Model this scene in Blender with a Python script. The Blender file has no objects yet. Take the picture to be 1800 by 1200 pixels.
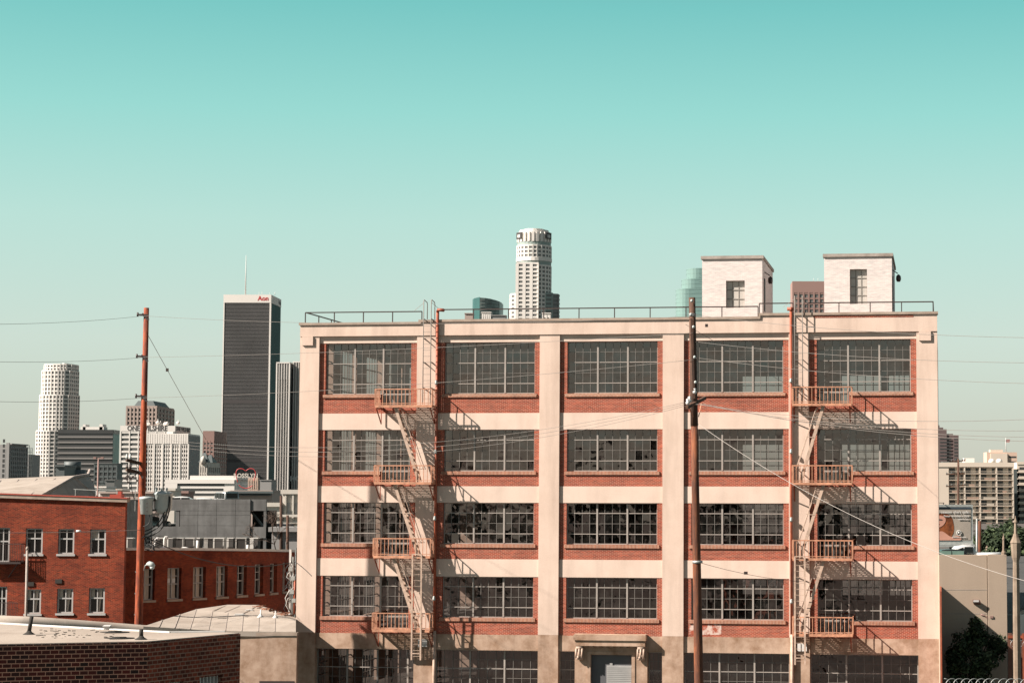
import bpy, math, random
from mathutils import Vector, Matrix
random.seed(7)
SC = bpy.context.scene
COL = SC.collection
# ---------------------------------------------------------------- camera
F = 3605.0; X0 = 1188.0; Y0 = 600.0          # focal length and principal point in photo pixels (1800 x 1200)
PITCH = math.atan(270 / F); ROLL = .0018; CZ = 11.8
_f = Vector((0, math.cos(PITCH), math.sin(PITCH))); _r = Vector((1, 0, 0)); _u = _r.cross(_f)
CR = _r * math.cos(ROLL) + _u * math.sin(ROLL); CU = -_r * math.sin(ROLL) + _u * math.cos(ROLL); CF = _f
cam = bpy.data.objects.new('camera', bpy.data.cameras.new('camera')); COL.objects.link(cam)
m = Matrix.Identity(4)
for i in range(3):
    m[i][0] = CR[i]; m[i][1] = CU[i]; m[i][2] = -CF[i]
m[2][3] = CZ
cam.matrix_world = m
cam.data.sensor_width = 36; cam.data.lens = F / 1800 * 36
cam.data.shift_x = -(X0 - 900) / 1800; cam.data.clip_end = 30000; cam.data.clip_start = .5
SC.camera = cam
SC.render.resolution_x = 1024; SC.render.resolution_y = 682
# ---------------------------------------------------------------- light
AF = math.atan(F / 27750)                     # the facade is turned by this angle
DU = Vector((math.cos(AF), -math.sin(AF), 0)); DN = Vector((math.sin(AF), math.cos(AF), 0))
LD = (DU * 2.1 + DN * 1.1 + Vector((0, 0, -1.78))).normalized()   # direction the sunlight travels
sun = bpy.data.objects.new('sun', bpy.data.lights.new('sun', 'SUN')); COL.objects.link(sun)
sun.rotation_euler = LD.to_track_quat('-Z', 'Y').to_euler()
sun.data.energy = 5.0; sun.data.angle = math.radians(.5); sun.data.color = (1, .90, .80)
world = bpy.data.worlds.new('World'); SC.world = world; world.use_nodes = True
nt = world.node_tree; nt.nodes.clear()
N = nt.nodes.new; Lk = nt.links.new
sky = N('ShaderNodeTexSky'); sky.sky_type = 'NISHITA'; sky.sun_disc = False
sky.sun_elevation = math.asin(-LD.z); sky.sun_rotation = math.atan2(-LD.x, -LD.y)
sky.air_density = 1; sky.dust_density = 1.5; sky.ozone_density = 1
geo = N('ShaderNodeTexCoord'); sep = N('ShaderNodeSeparateXYZ'); Lk(geo.outputs['Generated'], sep.inputs[0])
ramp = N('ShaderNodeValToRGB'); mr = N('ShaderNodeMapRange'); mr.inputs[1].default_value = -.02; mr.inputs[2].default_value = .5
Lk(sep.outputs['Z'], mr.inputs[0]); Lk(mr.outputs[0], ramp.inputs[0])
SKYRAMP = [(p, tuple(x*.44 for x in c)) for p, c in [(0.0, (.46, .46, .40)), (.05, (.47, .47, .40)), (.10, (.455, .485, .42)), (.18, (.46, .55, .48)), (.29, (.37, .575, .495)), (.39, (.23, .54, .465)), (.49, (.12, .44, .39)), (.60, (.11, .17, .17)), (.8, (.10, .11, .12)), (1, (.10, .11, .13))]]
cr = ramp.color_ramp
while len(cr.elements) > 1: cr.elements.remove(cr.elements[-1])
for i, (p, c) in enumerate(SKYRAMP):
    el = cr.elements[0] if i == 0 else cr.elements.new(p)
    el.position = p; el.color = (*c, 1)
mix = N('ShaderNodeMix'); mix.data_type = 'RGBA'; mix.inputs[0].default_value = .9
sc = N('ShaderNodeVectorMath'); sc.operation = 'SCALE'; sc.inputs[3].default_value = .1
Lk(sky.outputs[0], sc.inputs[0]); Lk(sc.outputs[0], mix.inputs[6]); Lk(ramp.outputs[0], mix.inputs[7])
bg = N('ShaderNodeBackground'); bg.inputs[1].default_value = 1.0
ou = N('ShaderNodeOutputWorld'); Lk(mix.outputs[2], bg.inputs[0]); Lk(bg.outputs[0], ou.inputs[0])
SC.view_settings.view_transform = 'Standard'; SC.view_settings.look = 'None'
SC.view_settings.exposure = 1.5; SC.view_settings.gamma = 1
try:
    SC.cycles.max_bounces = 6; SC.cycles.transparent_max_bounces = 16; SC.cycles.diffuse_bounces = 3
except Exception: pass

# ---------------------------------------------------------------- projection helpers (photo pixel -> place)
def ray(px, py): return CF + CR * ((px - X0) / F) + CU * ((Y0 - py) / F)
def at(px, py, Y):
    d = ray(px, py); t = Y / d.y
    return Vector((0, 0, CZ)) + d * t
def kx(px, row=870):
    d = ray(px, row); return d.x / d.y
def fu(px, py, w=0):
    d = ray(px, py); t = (DN.y * 110 + w) / DN.dot(d); p = Vector((0, 0, CZ)) + d * t
    return DU.dot(p - Vector((0, 110, 0))), p.z

# ---------------------------------------------------------------- object helpers
def tag(o, label=None, cat=None, group=None, kind=None):
    if label: o['label'] = label
    if cat: o['category'] = cat
    if group: o['group'] = group
    if kind: o['kind'] = kind
    return o
def empty(name, loc, label, cat, rz=0, group=None):
    o = bpy.data.objects.new(name, None); COL.objects.link(o); o.location = loc; o.rotation_euler = (0, 0, rz)
    o.empty_display_size = .5
    return tag(o, label, cat, group)
class MB:
    def __init__(s): s.v = []; s.f = []; s.m = []; s.sm = []
    def quad(s, a, b, c, d, mi=0):
        n = len(s.v); s.v += [tuple(a), tuple(b), tuple(c), tuple(d)]; s.f.append((n, n+1, n+2, n+3)); s.m.append(mi); s.sm.append(False); return s
    def box(s, x0, x1, y0, y1, z0, z1, mi=0):
        return s.obox((x0, y0, z0), (x1-x0, 0, 0), (0, y1-y0, 0), (0, 0, z1-z0), mi)
    def obox(s, o, a, b, c, mi=0):
        o, a, b, c = map(Vector, (o, a, b, c)); n = len(s.v)
        if a.cross(b).dot(c) < 0: a, b = b, a
        s.v += [tuple(p) for p in (o, o+a, o+a+b, o+b, o+c, o+a+c, o+a+b+c, o+b+c)]
        for f in ((3, 2, 1, 0), (4, 5, 6, 7), (0, 1, 5, 4), (1, 2, 6, 5), (2, 3, 7, 6), (3, 0, 4, 7)):
            s.f.append(tuple(n+i for i in f)); s.m.append(mi); s.sm.append(False)
        return s
    def bar(s, p, q, w, h=None, mi=0, side=None):
        p, q = Vector(p), Vector(q); d = (q-p).normalized(); h = h or w
        sd = Vector(side) if side else (Vector((0, 0, 1)) if abs(d.z) < .9 else Vector((0, 1, 0)))
        a = d.cross(sd).normalized(); b = a.cross(d).normalized()
        return s.obox(p - a*w/2 - b*h/2, a*w, b*h, q-p, mi)
    def tube(s, p, q, r, r2=None, n=10, mi=0, smooth=True):
        return s.path([p, q], [r, r2 if r2 is not None else r], n, mi, smooth)
    def path(s, pts, r, n=8, mi=0, smooth=True):
        pts = [Vector(p) for p in pts]
        rs = r if isinstance(r, (list, tuple)) else [r]*len(pts)
        rings = []; a = None
        for i, p in enumerate(pts):
            d = (pts[min(i+1, len(pts)-1)] - pts[max(i-1, 0)]).normalized()
            if a is None: a = d.cross(Vector((0, 0, 1)) if abs(d.z) < .9 else Vector((1, 0, 0))).normalized()
            else: a = (a - d*a.dot(d)).normalized()
            b = d.cross(a); base = len(s.v); rings.append(base)
            for k in range(n):
                t = 2*math.pi*k/n; s.v.append(tuple(p + a*math.cos(t)*rs[i] + b*math.sin(t)*rs[i]))
        for i in range(len(pts)-1):
            for k in range(n):
                s.f.append((rings[i]+k, rings[i]+(k+1) % n, rings[i+1]+(k+1) % n, rings[i+1]+k)); s.m.append(mi); s.sm.append(smooth)
        s.f.append(tuple(rings[0]+k for k in reversed(range(n)))); s.f.append(tuple(rings[-1]+k for k in range(n)))
        s.m += [mi, mi]; s.sm += [False, False]
        return s
    def prism(s, poly, z0, z1, mi=0, top=None):
        n = len(s.v); k = len(poly)
        ar = sum(poly[i][0]*poly[(i+1) % k][1] - poly[(i+1) % k][0]*poly[i][1] for i in range(k))
        if ar < 0: poly = list(reversed(poly))
        zs0 = z0 if callable(z0) else (lambda x, y: z0); zs1 = z1 if callable(z1) else (lambda x, y: z1)
        s.v += [(x, y, zs0(x, y)) for x, y in poly] + [(x, y, zs1(x, y)) for x, y in poly]
        s.f.append(tuple(n+i for i in reversed(range(k)))); s.m.append(mi); s.sm.append(False)
        s.f.append(tuple(n+k+i for i in range(k))); s.m.append(mi if top is None else top); s.sm.append(False)
        for i in range(k):
            s.f.append((n+i, n+(i+1) % k, n+k+(i+1) % k, n+k+i)); s.m.append(mi); s.sm.append(False)
        return s
    def lathe(s, c, prof, n=20, mi=0, smooth=True):
        c = Vector(c); base = len(s.v)
        for r, z in prof:
            for k in range(n):
                t = 2*math.pi*k/n; s.v.append((c.x+r*math.cos(t), c.y+r*math.sin(t), c.z+z))
        for i in range(len(prof)-1):
            for k in range(n):
                s.f.append((base+i*n+k, base+i*n+(k+1) % n, base+(i+1)*n+(k+1) % n, base+(i+1)*n+k)); s.m.append(mi); s.sm.append(smooth)
        s.f.append(tuple(base+k for k in reversed(range(n)))); s.f.append(tuple(base+(len(prof)-1)*n+k for k in range(n)))
        s.m += [mi, mi]; s.sm += [False, False]
        return s
    def build(s, name, mat, parent=None, off=None, label=None):
        me = bpy.data.meshes.new(name)
        v = s.v
        if off is not None: v = [(a-off[0], b-off[1], c-off[2]) for a, b, c in v]
        me.from_pydata(v, [], s.f)
        for mm in (mat if isinstance(mat, (list, tuple)) else [mat]): me.materials.append(mm)
        me.polygons.foreach_set('material_index', s.m); me.polygons.foreach_set('use_smooth', s.sm); me.update()
        o = bpy.data.objects.new(name, me); COL.objects.link(o)
        if parent: o.parent = parent
        if label: o['label'] = label
        return o
def inst(name, me, parent, loc, rz=0):
    o = bpy.data.objects.new(name, me); COL.objects.link(o); o.parent = parent; o.location = loc; o.rotation_euler = (0, 0, rz); return o
def letters(body, size, mat, name='lettering', depth=.05, bold=0.0, sx=1):
    cu = bpy.data.curves.new('t', 'FONT'); cu.body = body; cu.size = size; cu.extrude = depth; cu.offset = bold; cu.align_x = 'CENTER'; cu.align_y = 'CENTER'; cu.resolution_u = 3
    t = bpy.data.objects.new('t', cu); COL.objects.link(t); bpy.context.view_layer.update()
    me = bpy.data.meshes.new_from_object(t.evaluated_get(bpy.context.evaluated_depsgraph_get()))
    bpy.data.objects.remove(t); bpy.data.curves.remove(cu)
    me.transform(Matrix.Rotation(math.pi/2, 4, 'X') @ Matrix.Scale(sx, 4, (1, 0, 0)))      # reads from -y
    me.materials.clear(); me.materials.append(mat); me.name = name
    o = bpy.data.objects.new(name, me); COL.objects.link(o); return o

# ---------------------------------------------------------------- materials
def mat(name):
    mm = bpy.data.materials.new(name); mm.use_nodes = True; t = mm.node_tree; b = t.nodes['Principled BSDF']
    return mm, t, b
def noise(t, scale, detail=6, rough=.6, vec=None, stretch=None):
    n = t.nodes.new('ShaderNodeTexNoise'); n.inputs['Scale'].default_value = scale; n.inputs['Detail'].default_value = detail; n.inputs['Roughness'].default_value = rough
    tc = t.nodes.new('ShaderNodeTexCoord'); src = tc.outputs['Object']
    if stretch:
        mp = t.nodes.new('ShaderNodeMapping'); mp.inputs['Scale'].default_value = stretch; t.links.new(src, mp.inputs[0]); src = mp.outputs[0]
    t.links.new(src, n.inputs['Vector']); return n
def ramp_(t, src, stops):
    r = t.nodes.new('ShaderNodeValToRGB'); c = r.color_ramp
    while len(c.elements) > 1: c.elements.remove(c.elements[-1])
    for i, (p, col) in enumerate(stops):
        e = c.elements[0] if i == 0 else c.elements.new(p)
        e.position = p; e.color = (*col, 1) if len(col) == 3 else col
    t.links.new(src, r.inputs[0]); return r
def mixc(t, fac, a, b, mode='MIX'):
    n = t.nodes.new('ShaderNodeMix'); n.data_type = 'RGBA'; n.blend_type = mode
    for s_, v in ((0, fac), (6, a), (7, b)):
        if hasattr(v, 'is_linked'): t.links.new(v, n.inputs[s_])
        else: n.inputs[s_].default_value = v if s_ == 0 else (*v, 1)
    return n.outputs[2]
def bump(t, b, h, st=.3, dist=.02):
    n = t.nodes.new('ShaderNodeBump'); n.inputs['Strength'].default_value = st; n.inputs['Distance'].default_value = dist
    t.links.new(h, n.inputs['Height']); t.links.new(n.outputs[0], b.inputs['Normal'])
AL = .60                                     # overall reflectance level
def al(c, f=1): return tuple(x*AL*f for x in c)
def plain(name, c, rough=.7, metal=0, var=.15, scale=2.0, spec=None, emit=None):
    c = al(c)
    mm, t, b = mat(name); b.inputs['Roughness'].default_value = rough; b.inputs['Metallic'].default_value = metal
    n = noise(t, scale, 5)
    r = ramp_(t, n.outputs['Fac'], [(.3, tuple(x*(1-var) for x in c)), (.7, tuple(min(1, x*(1+var)) for x in c))])
    t.links.new(r.outputs[0], b.inputs['Base Color'])
    if spec is not None: b.inputs['Specular IOR Level'].default_value = spec
    if emit: b.inputs['Emission Color'].default_value = (*emit[0], 1); b.inputs['Emission Strength'].default_value = emit[1]
    return mm
def stucco(name, c, c2, sc=.5, lo=.35, hi=.7, streak=.3, b_st=.25, fine=.08):
    c, c2 = al(c), al(c2)
    mm, t, b = mat(name); b.inputs['Roughness'].default_value = .9; b.inputs['Specular IOR Level'].default_value = .2
    n = noise(t, sc, 8, .65); s_ = noise(t, 1.3, 6, .6, stretch=(1, 1, .12))
    r = ramp_(t, n.outputs['Fac'], [(lo, (0, 0, 0)), (hi, (1, 1, 1))])
    s2 = ramp_(t, s_.outputs['Fac'], [(.45, (0, 0, 0)), (.75, (1, 1, 1))])
    a = mixc(t, r.outputs[0], c, c2)
    st = t.nodes.new('ShaderNodeMath'); st.operation = 'MULTIPLY'; st.inputs[1].default_value = streak; t.links.new(s2.outputs[0], st.inputs[0])
    a = mixc(t, st.outputs[0], a, tuple(x*.55 for x in c2))
    fn = noise(t, 18, 4); fr = ramp_(t, fn.outputs['Fac'], [(.3, (1-fine,)*3), (.7, (1+fine*.3,)*3)])
    a = mixc(t, 1.0, a, fr.outputs[0], 'MULTIPLY')
    t.links.new(a, b.inputs['Base Color']); bump(t, b, fn.outputs['Fac'], b_st, .01); return mm
def brick(name, c1, c2, mortar, bw=.213, rh=.068, ms=.009, dirt=(.3, .25, .22), damt=.45, dark=(.08, .03, .025), bias=0.0, dsc=.45):
    c1, c2, mortar, dirt, dark = al(c1), al(c2), al(mortar), al(dirt), al(dark)
    mm, t, b = mat(name); b.inputs['Roughness'].default_value = .88; b.inputs['Specular IOR Level'].default_value = .2
    tc = t.nodes.new('ShaderNodeTexCoord'); sp = t.nodes.new('ShaderNodeSeparateXYZ'); cb = t.nodes.new('ShaderNodeCombineXYZ')
    ad = t.nodes.new('ShaderNodeMath'); ad.operation = 'ADD'
    t.links.new(tc.outputs['Object'], sp.inputs[0]); t.links.new(sp.outputs[0], ad.inputs[0]); t.links.new(sp.outputs[1], ad.inputs[1])
    t.links.new(ad.outputs[0], cb.inputs[0]); t.links.new(sp.outputs[2], cb.inputs[1])
    bt = t.nodes.new('ShaderNodeTexBrick'); bt.inputs['Scale'].default_value = 1; bt.inputs['Brick Width'].default_value = bw; bt.inputs['Row Height'].default_value = rh
    bt.inputs['Mortar Size'].default_value = ms; bt.inputs['Mortar Smooth'].default_value = .3; bt.inputs['Bias'].default_value = bias
    bt.inputs['Color1'].default_value = (*c1, 1); bt.inputs['Color2'].default_value = (*c2, 1); bt.inputs['Mortar'].default_value = (*mortar, 1)
    t.links.new(cb.outputs[0], bt.inputs['Vector'])
    n = noise(t, dsc, 7, .7, stretch=(1, 1, 1.6)); r = ramp_(t, n.outputs['Fac'], [(.42, (0, 0, 0)), (.75, (1, 1, 1))])
    m1 = t.nodes.new('ShaderNodeMath'); m1.operation = 'MULTIPLY'; m1.inputs[1].default_value = damt; t.links.new(r.outputs[0], m1.inputs[0])
    a = mixc(t, m1.outputs[0], bt.outputs['Color'], dark)
    n2 = noise(t, 1.7, 6, .7); r2 = ramp_(t, n2.outputs['Fac'], [(.6, (0, 0, 0)), (.85, (1, 1, 1))])
    m2 = t.nodes.new('ShaderNodeMath'); m2.operation = 'MULTIPLY'; m2.inputs[1].default_value = .35; t.links.new(r2.outputs[0], m2.inputs[0])
    a = mixc(t, m2.outputs[0], a, dirt)
    n3 = noise(t, 5, 3, .6, stretch=(.6, .6, 3)); r3 = ramp_(t, n3.outputs['Fac'], [(.3, (.80, .78, .78)), (.7, (1.15, 1.08, 1.05))]); a = mixc(t, 1.0, a, r3.outputs[0], 'MULTIPLY')
    t.links.new(a, b.inputs['Base Color']); bump(t, b, bt.outputs['Fac'], -.35, .01); return mm
M = {}
M['cream'] = stucco('cream painted concrete', (.90, .70, .585), (.74, .555, .45), .45, .42, .8, .42)
M['cream2'] = stucco('cream painted plaster', (.92, .725, .61), (.78, .595, .49), .5, .45, .8, .22)
M['base'] = stucco('weathered brown concrete', (.66, .47, .355), (.36, .215, .135), 1.3, .40, .70, .45)
M['brick'] = brick('orange red brick', (.50, .075, .030), (.25, .034, .016), (.66, .37, .27), ms=.012)
M['soldier'] = brick('soldier brick', (.50, .17, .09), (.36, .12, .07), (.75, .55, .42), bw=.075, rh=.4, ms=.016)
M['coping'] = stucco('concrete coping', (.55, .44, .36), (.38, .29, .23), 1.5, .35, .7, .2)
M['steel'] = plain('grey window steel', (.42, .37, .33), .6, 0, .12)
M['steel2'] = plain('thin window bars', (.22, .20, .18), .6)
M['steelD'] = plain('dark window steel', (.30, .27, .24), .6)
M['orange'] = plain('faded orange metal paint', (.62, .29, .17), .65, 0, .4, 4)
M['peach'] = plain('pale peach metal paint', (.60, .43, .33), .65, 0, .3, 4)
M['rust'] = plain('red oxide metal', (.38, .085, .035), .6, 0, .3, 3)
M['blackmetal'] = plain('dark railing metal', (.05, .03, .026), .5)
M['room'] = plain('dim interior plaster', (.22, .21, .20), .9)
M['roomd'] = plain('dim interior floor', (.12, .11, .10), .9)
M['black'] = plain('black rubber', (.02, .02, .02), .6)
M['white'] = plain('white paint', (.78, .76, .73), .6, 0, .06)
M['whitebrick'] = brick('white painted brick', (.92, .87, .85), (.88, .83, .81), (.80, .74, .71), ms=.012, dirt=(.62, .54, .48), damt=.22, dark=(.78, .70, .65), dsc=1.2)
M['cap'] = stucco('grey roof edging', (.55, .48, .43), (.36, .30, .26), 2, .35, .7, .3)
M['steelred'] = M['rust']
M['galv'] = plain('galvanised metal', (.50, .52, .50), .45, .3, .15, 4)
M['door'] = plain('grey painted door', (.42, .41, .40), .6, 0, .05)
M['doord'] = plain('dark grey mesh', (.10, .10, .11), .7, 0, .05)
def glassmat(name, refl=.15, tint=(.34, .32, .31), dirt=.02, wav=.035, wsc=.5):
    mm = bpy.data.materials.new(name); mm.use_nodes = True; t = mm.node_tree; t.nodes.clear()
    g = t.nodes.new('ShaderNodeBsdfGlossy'); g.inputs['Roughness'].default_value = .015; g.inputs['Color'].default_value = (.95, .79, .75, 1)
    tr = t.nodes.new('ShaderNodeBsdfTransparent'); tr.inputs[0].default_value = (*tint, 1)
    d = t.nodes.new('ShaderNodeBsdfDiffuse'); d.inputs[0].default_value = (.45, .42, .38, 1)
    n = noise(t, wsc, 3, .5); bp = t.nodes.new('ShaderNodeBump'); bp.inputs['Strength'].default_value = 1; bp.inputs['Distance'].default_value = wav
    t.links.new(n.outputs['Fac'], bp.inputs['Height']); t.links.new(bp.outputs[0], g.inputs['Normal'])
    m1 = t.nodes.new('ShaderNodeMixShader'); m2 = t.nodes.new('ShaderNodeMixShader'); o = t.nodes.new('ShaderNodeOutputMaterial')
    dn = noise(t, 1.2, 6, .7); dr = ramp_(t, dn.outputs['Fac'], [(.4, (0, 0, 0)), (.75, (dirt*2.2,)*3)])
    t.links.new(dr.outputs[0], m1.inputs[0]); t.links.new(tr.outputs[0], m1.inputs[1]); t.links.new(d.outputs[0], m1.inputs[2])
    m2.inputs[0].default_value = refl; t.links.new(m1.outputs[0], m2.inputs[1]); t.links.new(g.outputs[0], m2.inputs[2]); t.links.new(m2.outputs[0], o.inputs[0])
    return mm
M['glass'] = glassmat('old factory glass', .125)
def darkglass(name, c, rough=.15, spec=.6):
    return plain(name, c, rough, 0, .12, .05, spec)
M['patch'] = stucco('flaking white paint on brick', (.48, .12, .07), (.80, .62, .54), 3.2, .44, .56, 0)
# ================================================================ the warehouse
wh = empty('warehouse', (0, 110, 0), 'five storey cream concrete and red brick warehouse with steel windows and two fire escapes', 'warehouse', -AF)
PIL = [(-20.87, -19.78), (-14.27, -13.15), (-7.44, -6.34), (-.71, .43), (6.07, 7.16), (12.84, 13.95)]
BAY = [(PIL[i][1], PIL[i+1][0]) for i in range(5)]
TOP = [20.09, 15.335, 11.38, 7.40, 3.465]; BOT = [17.28, 13.08, 9.155, 5.20]; BRK = [16.23, 12.27, 8.34, 4.305]
DEPTH = 27.0; RW = .13; GW = RW + .24; BT = 4.33
wall = MB()
for a, b in PIL:
    wall.box(a, b, 0, .75, BT, 20.47, 0); wall.box(a, b, .003, .75, 0, BT, 1)
# fascia below the coping: stepped top
wall.box(-20.87, -14.13, -.05, .55, 20.47, 21.09, 0)
wall.box(-14.13, 4.513, -.05, .55, 20.47, 21.20, 0)
wall.box(4.513, 13.95, -.05, .55, 20.47, 21.38, 0)
for a, b in BAY:                                         # bands between pilasters
    wall.box(a, b, RW-.02, .6, TOP[0], 20.47, 2)
    for i in range(3): wall.box(a, b, RW-.02, .6, TOP[i+1], BRK[i], 2)
    wall.box(a, b, RW-.02, .6, TOP[4], BRK[3], 1)
# corner scroll blocks under the fascia
wall.box(-20.75, -20.12, -.09, 0, 19.98, 20.46, 0); wall.box(12.98, 13.62, -.09, 0, 19.98, 20.46, 0)
# plinth
for a, b in BAY: wall.box(a, b, RW+.05, .6, 0, .9, 1)
# right side wall, back wall, left side wall with window openings
wall.box(13.65, 13.93, .75, DEPTH, 0, 21.2, 0)
FL = [20.7, 16.15, 12.2, 8.25, 4.2, .3]
wins_l = [(2.2, 5.2), (7.0, 10.0), (12.0, 15.6), (17.2, 20.4), (22.2, 25.4)]
for i in range(5):
    zt, zb = FL[i]-.5, FL[i+1]+.1
    wall.box(-20.85, -20.55, .75, DEPTH, zt, FL[i]+.35, 0)
    ys = [.75] + [q for w_ in wins_l for q in w_] + [DEPTH]
    for k in range(0, len(ys), 2): wall.box(-20.85, -20.55, ys[k], ys[k+1], zb, zt, 0)
wins_b = [(1.0, 5.0), (7.6, 10.2), (10.7, 12.4)]
for i in range(5):
    zt, zb = FL[i]-1.0, FL[i+1]+1.1
    wall.box(-20.55, 13.65, DEPTH-.3, DEPTH, zt, FL[i]+.35, 0); wall.box(-20.55, 13.65, DEPTH-.3, DEPTH, FL[i+1], zb, 0)
    xs = [-20.55] + [q for w_ in wins_b for q in w_] + [13.65]
    for k in range(0, len(xs), 2): wall.box(xs[k], xs[k+1], DEPTH-.3, DEPTH, zb, zt, 0)
wall.build('wall', [M['cream'], M['base'], M['cream2']], wh)
cp = MB(); cp.box(-20.93, -14.08, -.12, .62, 21.09, 21.22); cp.box(-14.18, 4.55, -.12, .62, 21.203, 21.335); cp.box(4.47, 14.0, -.12, .62, 21.383, 21.515)
cp.box(-14.13, -14.03, -.118, .61, 21.1, 21.2); cp.box(4.47, 4.57, -.118, .61, 21.22, 21.38)
cp.build('coping', M['coping'], wh)
ex = MB(); ex.box(7.4, 12.7, -.062, -.05, 21.24, 21.36); ex.build('brick_patch', M['brick'], wh, label='strip of exposed red brick below the coping')
MB().box(-20.5, 13.6, .62, DEPTH, 20.75, 20.95).build('roof', M['coping'], wh)
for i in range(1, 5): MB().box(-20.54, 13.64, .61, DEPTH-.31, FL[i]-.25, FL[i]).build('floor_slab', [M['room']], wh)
for x in (-17.3, -13.7, -6.9, -.1, 6.6):
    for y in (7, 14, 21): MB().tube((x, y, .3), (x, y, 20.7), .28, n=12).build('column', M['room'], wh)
for i in range(5):
    zt, zb = FL[i]-.5, FL[i+1]+.1
    for (y0, y1) in wins_l:
        sm = MB()
        for k in range(1, 6): y = y0+(y1-y0)*k/6; sm.box(-20.72, -20.68, y-.03, y+.03, zb, zt)
        for k in range(1, 5): z = zb+(zt-zb)*k/5; sm.box(-20.73, -20.67, y0, y1, z-.03, z+.03)
        sm.build('side_window', M['steelD'], wh)
    zt, zb = FL[i]-1.0, FL[i+1]+1.1
    for (x0, x1) in wins_b:
        sm = MB()
        for k in range(1, 5): x = x0+(x1-x0)*k/5; sm.box(x-.03, x+.03, DEPTH-.2, DEPTH-.15, zb, zt)
        for k in range(1, 4): z = zb+(zt-zb)*k/4; sm.box(x0, x1, DEPTH-.21, DEPTH-.14, z-.03, z+.03)
        sm.build('rear_window', M['steelD'], wh)

def panes(x0, x1, z0, z1, cols, rows, y, tilt=.010):
    pm = MB()
    for i in range(cols):
        for j in range(rows):
            a = x0+(x1-x0)*i/cols; b = x0+(x1-x0)*(i+1)/cols; c = z0+(z1-z0)*j/rows; d = z0+(z1-z0)*(j+1)/rows
            tx = random.gauss(0, tilt)*(b-a)/2; tz = random.gauss(0, tilt*.6)*(d-c)/2
            pm.quad((a, y-tx-tz, c), (b, y+tx-tz, c), (b, y+tx+tz, d), (a, y-tx+tz, d))
    return pm
def window(x0, x1, z0, z1, w, rows, thick, cols=12, door=None, sill=True):
    f = MB(); W = x1-x0; H = z1-z0
    f.box(x0, x1, w-.05, w+.03, z0, z0+.05); f.box(x0, x1, w-.05, w+.03, z1-.05, z1)
    f.box(x0, x0+.05, w-.048, w+.03, z0+.05, z1-.05); f.box(x1-.05, x1, w-.048, w+.03, z0+.05, z1-.05)
    for k in range(1, cols):
        x = x0+W*k/cols
        if k % 4 == 0: f.box(x-.045, x+.045, w-.07, w+.035, z0+.05, z1-.05)
        else: f.box(x-.012, x+.012, w-.03, w+.02, z0+.05, z1-.05, 1)
    for j in range(1, rows):
        z = z0+H*j/rows; t = .021 if j in thick else .010
        f.box(x0+.05, x1-.05, w-(.046 if j in thick else .027), w+.022, z-t, z+t, 0 if j in thick else 1)
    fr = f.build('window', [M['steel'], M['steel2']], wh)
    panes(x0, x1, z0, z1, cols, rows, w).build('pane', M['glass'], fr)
    if sill:
        MB().box(x0-.12, x1+.12, RW-.07, w-.06, z0-.19, z0-.004).build('sill', M['soldier'], fr)
    return fr
for bi, (a, b) in enumerate(BAY):
    wx0 = a + (.34 if bi == 0 else .40); wx1 = b - (.35 if bi == 0 else .30)
    for fi in range(4):
        p = MB(); z1, z0, zb = TOP[fi], BOT[fi], BRK[fi]
        p.box(a+.002, wx0, RW, .6, zb, z1); p.box(wx1, b-.002, RW, .6, zb, z1)
        dr = None
        if bi == 0: dr = (wx0+(wx1-wx0)*.655, wx1)
        if bi == 4: dr = (wx0, wx0+(wx1-wx0)*.345)
        if dr is None: p.box(wx0, wx1, RW, .6, zb, z0-.003)
        else:
            zf = [16.6, 12.45, 8.5, 4.56][fi]
            if bi == 0: p.box(wx0, dr[0], RW, .6, zb, z0-.003)
            else: p.box(dr[1], wx1, RW, .6, zb, z0-.003)
            p.box(dr[0], dr[1], RW, .6, zb, zf)
            d = MB(); d.box(dr[0], dr[0]+.06, GW-.05, GW+.03, zf, z0); d.box(dr[1]-.06, dr[1], GW-.05, GW+.03, zf, z0)
            n = 4
            for k in range(1, n): x = dr[0]+(dr[1]-dr[0])*k/n; d.box(x-.015, x+.015, GW-.04, GW+.02, zf+.06, z0-.06)
            d.box(dr[0]+.06, dr[1]-.06, GW-.05, GW+.03, zf, zf+.06); d.box(dr[0]+.06, dr[1]-.06, GW-.05, GW+.03, z0-.06, z0)
            do = d.build('balcony_door', M['steel2'], wh)
            panes(dr[0]+.01, dr[1]-.01, zf+.01, z0-.01, 4, 1, GW).build('pane', M['glass'], do)
        p.build('brick_infill', M['brick'], wh)
        rows = 5 if fi == 0 else 4
        thick = (1, 3) if fi == 0 else (1, 3)
        window(wx0, wx1, z0, z1, GW, rows, thick, sill=(dr is None))
        if dr:
            s0, s1 = (wx0-.12, dr[0]) if bi == 0 else (dr[1], wx1+.12)
            MB().box(s0, s1, RW-.07, GW-.06, z0-.19, z0-.004).build('sill', M['soldier'], wh)
# ground floor: wide windows, entrance in the middle bay
for bi, (a, b) in enumerate(BAY):
    if bi == 2: continue
    window(a+.01, b-.01 if bi != 0 else b-.01, .95, TOP[4]-.01, .5, 5, (3, 1), cols=13 if bi == 0 else 12, sill=False)
for (a, b) in ((BAY[2][0], -5.42), (-1.5, BAY[2][1])):
    window(a+.01, b-.01, .95, TOP[4]-.01, .5, 5, (3, 1), cols=3, sill=False)
sr = MB()
sr.box(-5.42, -4.62, -.02, .5, 0, 3.46); sr.box(-2.28, -1.5, -.02, .5, 0, 3.46)
sr.box(-4.62, -2.28, .02, .5, 3.3, 3.46)
sr.box(-5.42, -1.5, -.02, RW-.03, 3.46, 3.80)
sr.box(-5.36, -1.58, -.42, -.02, 3.80, 4.1); sr.box(-5.42, -1.52, -.50, -.018, 4.1, 4.38); sr.box(-5.40, -1.54, -.47, RW-.03, 4.38, 4.41)
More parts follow.
